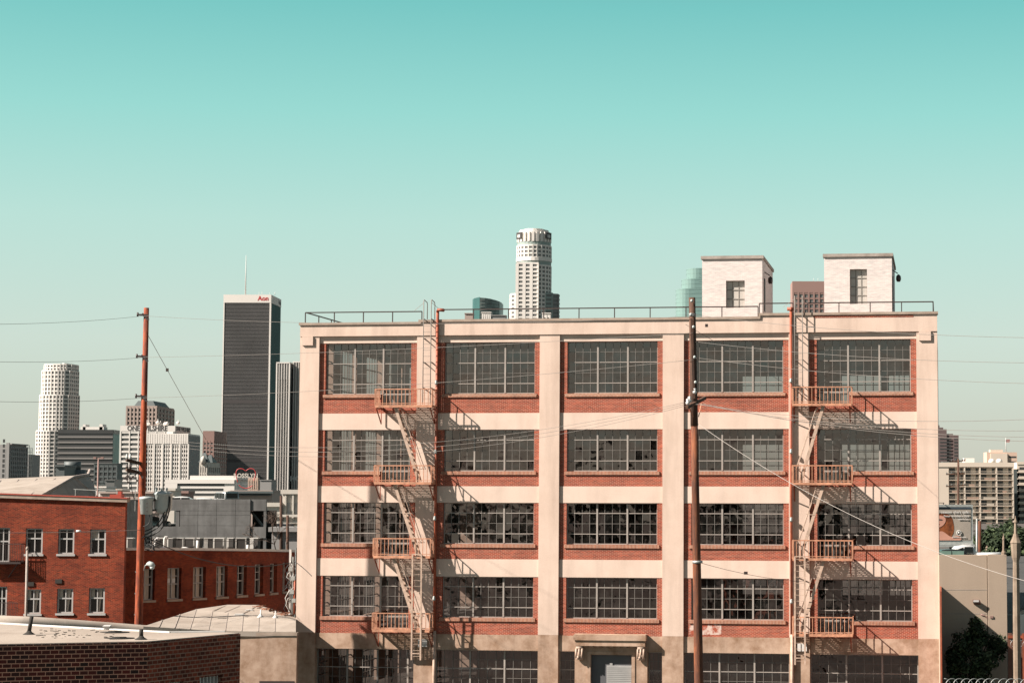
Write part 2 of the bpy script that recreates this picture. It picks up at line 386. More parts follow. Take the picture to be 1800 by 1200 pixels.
for k in range(9): x = -4.9+k*.36; sr.box(x, x+.16, -.3, -.02, 3.72, 3.795)
sr.box(-4.74, -4.56, -.06, .3, 0, 3.36); sr.box(-2.34, -2.16, -.06, .3, 0, 3.36); sr.box(-4.74, -2.16, -.058, .3, 3.36, 3.48)
so = sr.build('door_surround', M['base'], wh)
for x in (-5.3, -1.98):
    k = MB(); k.box(x, x+.36, -.36, -.02, 3.5, 3.795)
    for q in range(3): k.tube((x+.02+q*.16-.0, -.36, 3.66), (x+.0+q*.16+.0, -.36, 3.14), .05, n=8)
    k.box(x+.04, x+.32, -.2, -.02, 3.12, 3.5); k.tube((x, -.30, 3.70), (x+.36, -.30, 3.70), .11, n=12); k.tube((x, -.18, 3.14), (x+.36, -.18, 3.14), .1, n=12)
    k.build('scroll_bracket', M['peach'], so)
dd = MB(); dd.box(-4.56, -2.34, .2, .26, 0, 3.36); dd.build('transom_screen', M['doord'], wh)
dl = MB(); dl.box(-3.72, -2.36, .14, .2, 0, 2.74)
dl.box(-3.55, -3.4, .14, .199, 2.74, 2.86)
for k in range(27): dl.box(-3.70, -2.38, .125, .14, .1*k+.02, .1*k+.07)
dl.build('entrance_door', M['door'], wh)
pp = MB(); pp.box(.75, 2.45, RW-.004, RW+.01, 4.42, 4.98); pp.build('paint_patch', M['patch'], wh, label='flaking whitish paint patch on the brick below the fourth bay window')
rs = random.Random(2)
# roof railings
def railing(name, pts, z, zt, posts, extra=None):
    r = MB()
    for p, q in zip(pts, pts[1:]): r.bar((*p, zt), (*q, zt), .06)
    for (x, y) in posts: r.bar((x, y, z), (x, y, zt), .05)
    if extra: extra(r)
    return r.build(name, M['blackmetal'] if name == 'roof_railing' else M['rust'], wh)
def lp(a, b, n, y=.1): return [(a+(b-a)*k/n, y) for k in range(n+1)]
railing('roof_railing', [(-20.63, .1), (-14.04, .1)], 21.2, 21.80, lp(-20.63, -14.04, 4))
railing('roof_railing', [(-20.58, .14), (-20.58, 9)], 21.1, 21.80, [(-20.58, y) for y in (2.4, 4.8, 7.2, 9)])
railing('roof_railing', [(-13.1, .1), (4.43, .1)], 21.3, 21.89, lp(-13.1, 4.43, 9))
railing('roof_railing', [(4.5, .1), (6.3, .1)], 21.48, 22.05, lp(4.5, 6.3, 1))
railing('roof_railing', [(7.1, .1), (13.74, .1)], 21.48, 22.05, lp(7.1, 13.74, 4))
railing('roof_railing', [(13.74, .14), (13.74, 7)], 21.4, 22.05, [(13.74, y) for y in (2.4, 4.8, 7)])
# rooftop stair towers
def hut(x0, x1, y0, dep, zt, wx0, wx1, wz0, wz1, lamp):
    t = MB(); zb = 20.95; fz = y0
    t.box(x0, wx0, fz, fz+.3, zb, zt); t.box(wx1, x1, fz, fz+.3, zb, zt); t.box(wx0, wx1, fz, fz+.3, zb, wz0); t.box(wx0, wx1, fz, fz+.3, wz1, zt)
    t.box(x0, x0+.3, fz+.3, fz+dep, zb, zt-.002); t.box(x1-.3, x1, fz+.3, fz+dep, zb, zt-.002); t.box(x0+.3, x1-.3, fz+dep-.3, fz+dep, zb, zt-.002)
    h = t.build('stair_tower', M['whitebrick'], wh)
    c = MB(); c.box(x0-.07, x1+.07, fz-.08, fz+dep+.07, zt, zt+.17); c.build('roof_edge', M['cap'], h)
    w = MB()
    for k in range(0, 4): x = wx0+(wx1-wx0)*k/3; w.box(x-.02, x+.02, fz+.2, fz+.24, wz0, wz1)
    nr = 3 if wz1-wz0 < 1.7 else 4
    for k in range(0, nr+1): z = wz0+(wz1-wz0)*k/nr; w.box(wx0, wx1, fz+.19, fz+.25, z-.02, z+.02)
    w.quad((wx0, fz+.22, wz0), (wx1, fz+.22, wz0), (wx1, fz+.22, wz1), (wx0, fz+.22, wz1), 1)
    w.build('window', [M['steelD'], M['milk']], h)
    l = MB(); l.box(x1, x1+.05, fz+1.0, fz+1.5, zt-2.8, zt-1.0); l.bar((x1, fz+1.4, zt-.6), (x1+.3, fz+1.4, zt-.8), .05); l.lathe((x1+.33, fz+1.4, zt-1.25), [(.04, .4), (.13, .3), (.14, .12), (.09, 0)], 10)
    l.build('wall_lamp', M['blackmetal'], h)
M['milk'] = plain('dusty white glass', (.62, .57, .52), .35, 0, .12, 2)
hut(1.13, 4.45, 2.5, 7.0, 24.75, 2.45, 3.48, 22.05, 23.55, 1)
hut(7.84, 11.52, 2.5, 7.0, 24.78, 9.24, 10.17, 22.2, 24.1, 1)
# downpipes with insulators
for (x, name, m1) in ((-13.11, 'l', 0), (6.21, 'r', 0)):
    d = MB(); d.tube((x, -.12, 4.5), (x, -.12, 21.75), .075, n=10); d.path([(x, -.12, 21.75), (x+.05, -.2, 21.86), (x+.4, -.3, 21.82)] if x < 0 else [(x, -.12, 21.6), (x, -.14, 21.8)], .09, n=8)
    if x > 0: d.tube((x-.2, -.1, 21.72), (x+.15, -.1, 21.72), .1, n=8)
    p = d.build('downpipe', M['rust'], wh)
    l = MB(); l.tube((x+.02, -.13, 0), (x+.02, -.13, 4.5), .09, n=10); l.build('pipe_guard', M['peach'], p)
    for z in (17.75, 14.0, 10.4, 6.1):
        g = MB(); g.lathe((x, -.26, z), [(.05, 0), (.09, .06), (.09, .12), (.06, .16), (.08, .2), (.03, .26)], 8)
        g.build('insulator', M['galv'], p)
# fire escapes
RT = [17.49, 13.365, 9.45, 5.46]; BF = [16.6, 12.45, 8.5, 4.56]
def bar3(m_, p, q, w, h=None): m_.bar(p, q, w, h)
def fire_escape(x0, x1, lean, tops, lad, rl, name_lab):
    l = MB()
    for x in rl:                                                          # gooseneck ladder to the roof
        l.path([(x, -.38, 16.7), (x, -.38, 22.3), (x, -.3, 22.4), (x, .35, 22.32), (x, .42, 22.2), (x, .42, 21.4)], .024, n=6)
        for z in (21.35, 20.3, 19.0, 17.6): l.bar((x, -.38, z), (x+.3, 0, z-.27), .035); l.bar((x, -.38, z), (x, 0, z), .03)
    for k in range(14): z = 17.0+k*.33; l.bar((rl[0], -.38, z), (rl[1], -.38, z), .02)
    l.bar((rl[0]-.65, .1, 21.85), (rl[0], -.3, 22.25), .015); l.bar((rl[1]+.35, .1, 21.9), (rl[1], -.3, 22.25), .015)
    root = l.build('fire_escape', M['steelD'], wh, label=name_lab)
    for z in BF:                                                          # wall brackets carrying the balconies
        for x in (x0+.05, x1-.12):
            fe = MB(); fe.bar((x, -1.05, z-.14), (x, RW, z-.14), .05, .06); fe.bar((x, -1.0, z-.16), (x, -.02, z-.95), .05); fe.bar((x, -.02, z-.95), (x, -.02, z-.1), .04)
            fe.build('bracket', M['rust'], root)
    for fi, (zt, zf) in enumerate(zip(RT, BF)):
        b = MB()
        b.box(x0, x1, -1.14, -1.08, zf-.1, zf+.035)                       # front channel
        b.box(x0, x0+.05, -1.08, RW-.03, zf-.09, zf+.02); b.box(x1-.05, x1, -1.08, RW-.03, zf-.09, zf+.02)
        b.bar((x0, -1.11, zt), (x1, -1.11, zt), .055); b.bar((x0, -1.11, zt), (x0, 0, zt), .045); b.bar((x1, -1.11, zt), (x1, 0, zt), .045)
        b.bar((x0, -1.11, zf+.12), (x1, -1.11, zf+.12), .035)
        n = 15
        for k in range(n+1):
            x = x0+(x1-x0)*k/n; t = .055 if k in (0, n) else .03
            b.bar((x, -1.11, zf), (x, -1.11, zt), t)
        for x in (x0, x1):
            for k in range(1, 5): b.bar((x, -1.11+1.1*k/5, zf), (x, -1.11+1.1*k/5, zt), .028)
        for k in range(21):                                               # grating
            y = -1.06+k*.052
            if lad[2] and False: continue
            b.box(x0+.05, x1-.05, y, y+.022, zf-.03, zf)
        for k in range(1, 6): x = x0+(x1-x0)*k/6; b.box(x, x+.03, -1.08, RW-.03, zf-.075, zf-.032)
        b.build('balcony', [M['orange']], root)
    for fi in range(3):
        zt, zb = BF[fi], BF[fi+1]
        s = MB(); xa = tops; xb = tops+lean
        for y in (-.95, -.45):
            p = Vector((xa, y, zt-.05)); q = Vector((xb, y, zb+.05)); s.bar(p, q, .16 if y == -.95 else .12, .035, side=(0, 1, 0))
        for k in range(1, 13):
            c = Vector((xa, 0, zt)).lerp(Vector((xb, 0, zb)), k/13.0); s.box(c.x-.1, c.x+.1, -.93, -.47, c.z-.015, c.z+.015)
        sg = 1 if lean > 0 else -1
        o = sg*.42
        for y in (-.97, -.43):
            s.path([(xa+.0, y, zt-.1), (xa+o*.7, y, zt-.14), (xa+o, y, zt-.3), (xa+o+lean*.75, y, zt-3.1), (xb+o*.6, y, zb+.72), (xb, y, zb+.75)], .02, n=6)
            c = Vector((xa, y, zt)).lerp(Vector((xb, y, zb)), .42); s.bar(c, c+Vector((o, 0, .03)), .03)
        s.build('stair', M['peach'], root)
    l = MB(); xa, xb, _ = lad                                            # drop ladder
    for x in (xa, xb): l.bar((x, -1.2, 8.62), (x, -1.2, 3.0), .085, .05)
    for k in range(18): z = 3.2+k*.31; l.bar((xa, -1.2, z), (xb, -1.2, z), .02)
    l.bar((xa, -1.2, 8.62), (xb, -1.2, 8.62), .05); l.bar((xa, -1.2, 3.35), (xb, -1.2, 3.35), .05)
    l.build('drop_ladder', M['peach'], root)
fire_escape(-16.27, -13.12, 1.35, -15.2, (-14.07, -13.58, 0), (-13.82, -13.4), 'orange fire escape on the left bay')
fire_escape(6.33, 9.46, -1.25, 7.98, (6.46, 6.98, 0), (6.43, 6.84), 'orange fire escape on the right bay')
for x in (-14.0, 6.52):
    b = MB(); b.box(x, x+.48, -.06, 0, 3.62, 4.02); b.box(x-.01, x+.16, -.09, -.06, 3.62, 4.02); b.build('meter_box', M['white'], wh)
# ================================================================ ground
M['ground'] = stucco('dusty asphalt and concrete ground', (.16, .145, .13), (.10, .09, .085), .05, .4, .65, .3)
g = MB(); g.quad((-9000, -3000, 0), (9000, -3000, 0), (9000, 16000, 0), (-9000, 16000, 0)); tag(g.build('ground', M['ground']), kind='structure')
M['asph'] = plain('asphalt', (.055, .053, .05), .9, 0, .2, .4)
MB().box(-60, 70, 58, 70, .004, .008).build('road', M['asph'])['kind'] = 'structure'
# ================================================================ box towers seen from their front right
def tower(name, label, cat, xl, xc, xr, ytop, Y, b=0.0, dep=30.0, group=None, z0=0.0):
    b = math.radians(b); row = ytop + (870-ytop)*.35; kc, kl = kx(xc, row), kx(xl, row); C = Vector((kc*Y, Y, 0))
    L = Vector((-math.cos(b), math.sin(b), 0)); W = (kl*C.y - C.x)/(L.x - kl*L.y)
    if xr is not None and xr > xc:
        kr = kx(xr, row); R = Vector((math.sin(b), math.cos(b), 0)); dep = (kr*C.y - C.x)/(R.x - kr*R.y)
    e = empty(name, (C.x + L.x*W, C.y + L.y*W, z0), label, cat, -b, group)
    return e, W, abs(dep), at(xc, ytop, Y).z - z0
def zz(px, py, Y): return at(px, py, Y).z
def gridf(mb, side, W, D, z0, z1, cols, rows, pier, band, d, mi=0, endp=True):
    """piers and floor bands standing proud of the wall; returns the window cells between them"""
    cells = []; L = W if side == 'F' else D; cw = (L-pier)/cols; rh = (z1-z0-band)/rows
    def bx(a, b_, e, f, dd):
        if side == 'F': mb.box(a, b_, -dd, 0, e, f, mi)
        else: mb.box(W, W+dd, a, b_, e, f, mi)
    if pier > 0:
        for i in range(cols+1): bx(i*cw, i*cw+pier, z0, z1, d)
    if band > 0:
        for j in range(rows+1): bx(0, L, z0+j*rh, z0+j*rh+band, d*.7)
    for j in range(rows):
        for i in range(cols): cells.append((side, i*cw+pier, (i+1)*cw, z0+j*rh+band, z0+(j+1)*rh))
    return cells
def windows(e, W, cells, matl, limit=100, name='window', off=.04):
    """each window a pane of its own; beyond the limit the rest is one object"""
    random.shuffle(cells); cells.sort(key=lambda c: -(round((c[2]-c[1])*(c[4]-c[3]), 1)))
    cache = {}
    def quad(mb, c, ox=0, oz=0):
        s_, a, b_, lo, hi = c
        if s_ == 'F': mb.quad((a-ox, -off, lo-oz), (b_-ox, -off, lo-oz), (b_-ox, -off, hi-oz), (a-ox, -off, hi-oz))
        else: mb.quad((W+off, a-ox, lo-oz), (W+off, b_-ox, lo-oz), (W+off, b_-ox, hi-oz), (W+off, a-ox, hi-oz))
    for c in cells[:limit]:
        key = (c[0], round(c[2]-c[1], 2), round(c[4]-c[3], 2))
        if key not in cache:
            mb = MB(); s_, a, b_, lo, hi = c; w, h = b_-a, hi-lo
            if s_ == 'F': mb.quad((0, -off, 0), (w, -off, 0), (w, -off, h), (0, -off, h))
            else: mb.quad((off, 0, 0), (off, w, 0), (off, w, h), (off, 0, h))
            cache[key] = mb.build(name, matl, e); o = cache[key]
        else:
            o = cache[key].copy(); COL.objects.link(o)
        o.location = (c[1], 0, c[3]) if c[0] == 'F' else (W, c[1], c[3])
    if len(cells) > limit:
        mb = MB()
        for c in cells[limit:]: quad(mb, c)
        o = mb.build(name, matl, e); o['kind'] = 'stuff'
# ================================================================ left: red brick buildings
M['redbrick'] = brick('dark red brick', (.36, .046, .015), (.13, .015, .007), (.38, .15, .08), ms=.009, dirt=(.06, .018, .012), damt=.85, dark=(.085, .015, .009), dsc=.5)
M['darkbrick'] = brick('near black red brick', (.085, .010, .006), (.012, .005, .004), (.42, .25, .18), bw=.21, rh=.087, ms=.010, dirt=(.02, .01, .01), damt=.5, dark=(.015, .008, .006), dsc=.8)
M['brownbrick'] = brick('mixed brown brick', (.36, .075, .035), (.10, .022, .012), (.42, .27, .20), bw=.21, rh=.087, ms=.012, dirt=(.03, .012, .01), damt=.4, dark=(.05, .015, .01), dsc=.9)  # brown brick of the right-hand wall, tones mixed at random
M['tan'] = stucco('tan roof membrane', (.52, .44, .37), (.38, .31, .255), .6, .42, .75, .2)
M['tan2'] = stucco('pale tan roof membrane', (.52, .45, .385), (.40, .335, .28), .6, .4, .7, .35)
M['tar'] = plain('black roof tar', (.03, .025, .02), .9)
M['frame'] = plain('grey painted window frame', (.50, .48, .46), .6, 0, .1)
M['curtain'] = plain('pale curtain', (.62, .52, .43), .9, 0, .12, 3)
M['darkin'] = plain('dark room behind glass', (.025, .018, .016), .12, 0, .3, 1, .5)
M['redcan'] = plain('red paint', (.45, .06, .03), .6)
# front-facing red building: local x along the facade
b1y, b1a = 121.0, math.radians(-2)
p0 = Vector((kx(-30)*b1y, b1y, 0)); k2 = kx(221)
DX = Vector((math.cos(b1a), math.sin(b1a), 0)); b1w = (k2*p0.y - p0.x)/(DX.x - k2*DX.y)
rb = empty('brick_building', p0, 'dark red brick building with paired white windows below a sloping pale parapet', 'building', b1a)
def lx(px, row=870):
    k = kx(px, row); return (k*p0.y - p0.x)/(DX.x - k*DX.y)
def lz(px, py):
    Yp = p0.y + lx(px)*DX.y; return at(px, py, Yp).z
rwin = []
for (a, b_, t, bo) in ((-8, 17, 927, 987), (45, 75, 928, 973), (102, 130.5, 929, 973), (158, 186, 930, 973), (-8, 12, 1030, 1083), (44, 72, 1035, 1078), (100, 128.5, 1034, 1077), (156, 184, 1033, 1077)):
    rwin.append((lx(a, (t+bo)/2), lx(b_, (t+bo)/2), lz(a, bo), lz(a, t)))
w = MB(); zT0 = lz(0, 874); zT1 = lz(220, 883); H0 = zT0; 
rows_ = [(rwin[0:4]), (rwin[4:8])]
def wall_with(mb, x0, x1, z0, z1, wins, th=.35, y0=0, mi=0):
    zs = sorted({z0, z1} | {q for w_ in wins for q in (w_[2], w_[3])})
    for za, zb in zip(zs, zs[1:]):
        zm = (za+zb)/2; xs = [x0]
        for w_ in sorted(wins):
            if w_[2] < zm < w_[3]: xs += [w_[0], w_[1]]
        xs.append(x1)
        for k in range(0, len(xs), 2):
            if xs[k+1]-xs[k] > 1e-4: mb.box(xs[k], xs[k+1], y0, y0+th, za, zb, mi)
zc = min(zT0, zT1)-.02
wall_with(w, 0, b1w, 0, zc, rwin)
w.prism([(0, 0), (b1w, 0), (b1w, .35), (0, .35)], zc, lambda x, y: zT0+(zT1-zT0)*x/b1w+.01)
w.box(0, .35, .35, 12, 0, zc); w.prism([(b1w-.4, .35), (b1w, .35), (b1w-5.5, 14), (b1w-5.9, 14)], 0, zc)
w.build('wall', M['redbrick'], rb)
c = MB(); c.prism([(-.1, -.14), (b1w+.12, -.14), (b1w+.12, .45), (-.1, .45)], lambda x, y: zT0+(zT1-zT0)*x/b1w+.02, lambda x, y: zT0+(zT1-zT0)*x/b1w+.22)
c.build('coping', M['coping'], rb)
MB().prism([(-.1, -.18), (b1w+.14, -.18), (b1w+.14, .5), (-.1, .5)], lambda x, y: zT0+(zT1-zT0)*x/b1w+.225, lambda x, y: zT0+(zT1-zT0)*x/b1w+.29).build('cap_flashing', M['redcan'], rb)
MB().prism([(.35, .35), (b1w-.5, .35), (b1w-5.5, 12.5), (.35, 12.5)], zc-.8, zc-.6).build('roof', M['tan'], rb)
for i, (a, b_, lo, hi) in enumerate(rwin):
    f = MB(); y = .10; t = .075
    f.box(a, b_, y, y+.1, hi-t, hi); f.box(a, b_, y, y+.1, lo, lo+t); f.box(a, a+t, y, y+.1, lo+t, hi-t); f.box(b_-t*1.6, b_, y, y+.1, lo+t, hi-t)
    xm = (a+b_)/2; zm = lo+(hi-lo)*.6
    f.box(xm-.03, xm+.03, y+.02, y+.1, lo+t, hi-t); f.box(a+t, b_-t*1.6, y+.01, y+.09, zm-.04, zm+.04)
    fr = f.build('window', M['frame'], rb)
    pn = MB().box(a+t, b_-t*1.6, y+.12, y+.14, lo+t, hi-t).build('pane', M['darkin'], fr)
    if i in (6, 7, 3, 5):
        cu = MB()
        if i == 3:
            cu.prism([(a+t, y+.105), (xm-.05, y+.105), (xm-.05, y+.118), (a+t, y+.118)], zm, hi-t)
        else:
            cu.quad((xm+.05, y+.115, hi-t), (xm+.05, y+.115, lo+.1), (b_-.35, y+.115, lo+.1), (b_-.2, y+.115, hi-t))
            cu.quad((a+t, y+.115, zm), (a+.3, y+.115, zm), (xm-.2, y+.115, hi-t), (a+t, y+.115, hi-t))
        cu.build('curtain', M['curtain'], fr)
    MB().box(a-.06, b_+.08, -.08, .12, lo-.12, lo-.002).build('sill', M['frame'], fr)
for px, py in ((58, 1026), (107, 1021)):
    v = MB(); x, z = lx(px), lz(px, py); v.box(x-.2, x+.2, -.06, 0, z-.12, z+.12); v.build('vent', M['tar'], rb)
# little balcony at the left end
b = MB(); x1 = lx(45); zf, zr = lz(30, 987), lz(30, 955)
b.box(0, x1, -.55, 0, zf-.1, zf); b.bar((0, -.53, zr), (x1, -.53, zr), .04); b.bar((x1, -.53, zr), (x1, 0, zr), .04)
for k in range(26): x = x1*k/25; b.bar((x, -.53, zf), (x, -.53, zr), .018)
for k in range(5): b.bar((x1, -.53+.12*k, zf), (x1, -.53+.12*k, zr), .018)
b.bar((x1-.2, -.5, zf-.1), (x1-.9, 0, zf-.9), .04)
b.build('balcony', M['blackmetal'], rb)
b = MB(); x1 = lx(41); zf, zr = lz(30, 1084), lz(30, 1058)
b.box(0, x1, -.55, 0, zf-.1, zf); b.bar((0, -.53, zr), (x1, -.53, zr), .04)
for k in range(26): x = x1*k/25; b.bar((x, -.53, zf), (x, -.53, zr), .018)
b.build('balcony', M['blackmetal'], rb)
# roof railing and red vent on that roof
r = MB(); 
for a, c_ in ((100, 140), (140, 178), (178, 211)):
    r.bar((lx(a), 3.0, lz(a, 862)+.1), (lx(c_), 3.0, lz(c_, 864)+.1), .04)
    r.bar((lx(c_), 3.0, zc-.6), (lx(c_), 3.0, lz(c_, 864)+.1), .035)
r.bar((lx(103), 3.0, zc-.6), (lx(103), 3.0, lz(103, 862)+.1), .035)
r.build('roof_railing', M['galv'], rb)
r = MB(); a = lx(178); r.box(a, a+.7, 1.6, 2.2, zc-.6, lz(185, 872)+.12); r.box(a+.45, a+.66, 1.7, 2.0, lz(185, 872)+.12, lz(185, 872)+.3); r.build('roof_vent', M['redcan'], rb)
# grey standing pipe with cap in front of it
q = at(48, 963, 116); q2 = at(46, 1086, 116)
st = MB(); st.tube((q2.x, q2.y, 0), (q.x, q.y, q.z), .07); st.lathe((q.x, q.y, q.z-.1), [(.09, 0), (.09, .1), (.04, .2)], 10)
tag(st.build('vent_pipe', M['cap']), 'tall grey capped pipe standing before the red building and its balcony', 'pipe')
# curved red building behind: a chain of facets turning away
cb = empty('curved_brick_building', (kx(262)*128, 128, 0), 'long curving red brick building with a row of tall deep windows turning away', 'building')
O = Vector(cb.location); th = [46, 50, 55, 60, 65, 70, 75, 80, 83]; pts = [Vector((0, 0, 0))]
for t_ in th: d_ = math.radians(t_); pts.append(pts[-1] + Vector((math.cos(d_), math.sin(d_), 0))*1.98)
stp = Vector((math.cos(math.radians(44)), math.sin(math.radians(44)), 0))
pts = [pts[0]-stp*(.99+2.0), pts[0]-stp*.99] + [p - stp*.0 - stp*.99 for p in pts[1:]] + [pts[-1]+Vector((.1, 1, 0))*6 - stp*.99]
TZ = at(262, 969, 128).z; ZW1 = at(262, 999, 128).z; ZW0 = at(262, 1054.5, 128).z
def TZf(y): return TZ + .10 - .036*max(0, y)
def topw(mb, a, b_, z0, z1=0.0, th_=.4, y=0, ov=0.0):
    d_ = (b_-a).normalized(); n_ = Vector((-d_.y, d_.x, 0)); q = [a+n_*y, b_+n_*y+d_*ov, b_+n_*(y+th_)+d_*ov, a+n_*(y+th_)]
    mb.prism([(p.x, p.y) for p in q], z0 if not callable(z0) else z0, lambda x, y_: TZf(y_)+z1)
wl = MB()
def seg(mb, a, b_, s0, s1, z0, z1, th_=.4, y=0, mi=0):
    d_ = (b_-a); L_ = d_.length; d_.normalize(); n_ = Vector((-d_.y, d_.x, 0))
    mb.obox(a + d_*s0*L_ + n_*y + Vector((0, 0, z0)), d_*(s1-s0)*L_, n_*th_, Vector((0, 0, z1-z0)), mi)
for i in range(len(pts)-1):
    a, b_ = pts[i], pts[i+1]
    if 1 <= i <= 9:
        u0, u1 = (.25, .78)
        seg(wl, a, b_, 0, u0, ZW0, ZW1); seg(wl, a, b_, u1, 1.0, ZW0, ZW1); seg(wl, a, b_, 0, 1, 0, ZW0); topw(wl, a, b_, ZW1)
    else: seg(wl, a, b_, 0, 1, 0, ZW1); topw(wl, a, b_, ZW1)
wl.build('wall', M['redbrick'], cb)
for i in range(1, 10):
    a, b_ = pts[i], pts[i+1]; u0, u1 = .25, .78; f = MB(); U = u1-u0; y = .26
    seg(f, a, b_, u0, u0+.04, ZW0, ZW1, .1, y); seg(f, a, b_, u1-.05, u1, ZW0, ZW1, .1, y); seg(f, a, b_, u0+U*.44, u0+U*.50, ZW0+.07, ZW1-.07, .08, y)
    seg(f, a, b_, u0+.04, u1-.05, ZW0, ZW0+.07, .1, y); seg(f, a, b_, u0+.04, u1-.05, ZW1-.07, ZW1, .1, y)
    H_ = ZW1-ZW0
    seg(f, a, b_, u0+.04, u1-.05, ZW0+H_*.46, ZW0+H_*.50, .085, y+.01); seg(f, a, b_, u0+.04, u1-.05, ZW0+H_*.72, ZW0+H_*.75, .085, y+.01)
    fr = f.build('window', M['frame'], cb)
    pn = MB(); seg(pn, a, b_, u0+.02, u1-.02, ZW0, ZW1, .02, y+.11); pn.build('pane', M['darkin'], fr)
    if i <= 4:
        cu = MB(); seg(cu, a, b_, u0+.05, u0+U*.8, ZW0+.05, ZW1, .01, y+.098); cu.build('curtain', M['curtain'], fr)
    s_ = MB(); seg(s_, a, b_, u0-.03, u1+.03, ZW0-.14, ZW0-.003, .36, -.1); s_.build('sill', M['coping'], fr)
    if i == 2:
        n_ = MB(); seg(n_, a, b_, u0+.06, u0+.18, ZW0+H_*.52, ZW0+H_*.66, .01, y-.02); n_.build('notice', M['white'], fr); n_ = MB(); seg(n_, a, b_, u0+.26, u0+.38, ZW0+H_*.52, ZW0+H_*.66, .01, y-.02); n_.build('notice', M['white'], fr)
cc = MB()
for i in range(len(pts)-1): topw(cc, pts[i], pts[i+1], lambda x, y_: TZf(y_)+.002, .16, .5, -.08, .02)
cc.build('coping', M['white'], cb)
back = [Vector((-9, 10, 0)), Vector((-9, 24, 0))]
poly = [(p.x-.35, p.y+.35) for p in pts] + [(pts[-1].x-14, pts[-1].y), (-14, 12), (-9, 4)]
MB().prism(poly, TZ-1.0, TZ-.62, 0).build('roof', M['tan2'], cb)
# rooftop condensers in a row behind its parapet
M['acgrey'] = plain('pale grey condenser casing', (.62, .60, .56), .6, 0, .1)
M['louvre'] = plain('dark louvres', (.05, .045, .04), .7)
acs = [(229, 0), (283, 1), (301, 0), (314, 1), (334, 1), (348, 0), (368, 0), (387, 1), (406, 0), (424, 1), (450, 0)]
ords = ['first', 'second', 'third', 'fourth', 'fifth', 'sixth', 'seventh', 'eighth', 'ninth', 'tenth', 'last']
for i, (px, kind) in enumerate(acs):
    Yq = 139 + i*1.0; zt = at(px, 944.5, Yq).z; x = kx(px)*Yq; zb = TZ-.62
    e = empty('air_conditioner', (x, Yq, zb), ('%s rooftop condenser from the left, ' % ords[i]) + ('boxy with dark louvred side' if kind else 'narrow pale casing with round top'), 'air conditioner', .15*math.sin(i*2.3), 'condensers in a row on the curved red building')
    h = zt-zb
    b = MB()
    if kind:
        b.box(-.44, .44, -.37, .37, h-.07, h); b.box(-.42, -.24, -.36, .35, 0, h-.07); b.box(.36, .42, -.36, .35, 0, h-.07); b.build('casing', M['acgrey'], e)
        l = MB(); l.box(-.24, .36, -.34, .34, 0, h-.07); l.build('louvre', M['louvre'], e)
    else:
        b.box(-.32, .32, -.32, .32, h-.06, h); b.box(-.3, -.02, -.3, .3, 0, h-.06); b.build('casing', M['acgrey'], e)
        l = MB(); l.box(-.02, .29, -.29, .29, 0, h-.06); l.build('louvre', M['louvre'], e)
for i, (px, pt, lab) in enumerate(((275, 946, 'white hooked vent pipe right of the wooden pole'), (291, 944, 'white hooked vent pipe between two condensers'), (349, 949, 'short white vent pipe among the middle condensers'), (437, 957, 'stubby white vent pipe beside the last condenser'))):
    Yq = 136.5+i*1.5; zt = at(px, pt, Yq).z; x = kx(px)*Yq; r = .09
    p = MB(); p.path([(x, Yq, TZ-.62), (x, Yq, zt-.1), (x+.04, Yq, zt), (x+.14, Yq, zt+.02), (x+.2, Yq, zt-.12)] if i < 2 else [(x, Yq, TZ-.62), (x, Yq, zt)], r, 8)
    tag(p.build('vent_pipe', M['white']), lab, 'pipe')
for (a, b_, lab) in ((286, 321, 'left white dome skylight'), (325, 353, 'right white dome skylight')):
    Yq = 137.5; x = (kx(a)+kx(b_))/2*Yq; wd = (kx(b_)-kx(a))/2*Yq
    d = MB(); d.lathe((x, Yq-2, TZ-.62), [(wd, 0), (wd, .3), (wd*.9, .5), (wd*.6, .64), (wd*.2, .72), (.01, .73)], 20)
    tag(d.build('skylight', M['white']), lab + ' on the curved red building roof', 'skylight')
# ---- tan roofed low building between the foreground roof and the warehouse
sh = empty('low_building', (kx(470)*104, 104, 0), 'low brown stucco building with folded tan roof beside the warehouse', 'building')
o = Vector(sh.location)
def P(px, py, Y): return at(px, py, Y) - o
zE = at(474, 1111, 104).z
xr_ = P(522, 1100, 104).x; xl_ = kx(-40)*84 - o.x
w = MB(); w.box(P(424, 1100, 104).x-3, xr_, 0, .4, 0, zE-.16); w.build('wall', M['base'], sh)
c = MB(); c.box(P(424, 1100, 104).x-4, xr_+.02, -.05, .4, zE-.155, zE); c.build('wall_cap', M['coping'], sh)
dr = MB(); a, b_ = P(456, 1196, 104), P(517, 1196, 104); dr.box(a.x, b_.x, -.02, 0, 0, a.z); dr.build('garage_door', M['blackmetal'], sh)
rf = MB()
def face(mb, L_, t=.25):
    n = len(mb.v); k = len(L_); mb.v += [tuple(p) for p in L_] + [(p[0], p[1], p[2]-t) for p in L_]
    mb.f.append(tuple(n+i for i in range(k))); mb.f.append(tuple(n+k+i for i in reversed(range(k))))
    for i in range(k): mb.f.append((n+(i+1) % k, n+i, n+k+i, n+k+(i+1) % k))
    mb.m += [0]*(k+2); mb.sm += [False]*(k+2)
E1 = P(520, 1110, 104); E0 = P(420, 1110, 104); Lf = P(252, 1100, 102.9)
Rg = P(345, 1070, 113); Rr = P(520, 1091, 107); T1 = P(400, 1062, 121); T2 = P(455, 1062.5, 122); T3 = P(522, 1085, 117)
Eb = P(380, 1108, 103.9)
def ev(t): return Lf.lerp(Eb, t/.47) if t < .47 else Eb.lerp(E1, (t-.47)/.53)
TS = [0, .30, .42, .53, .64, .75, .86, 1.0]
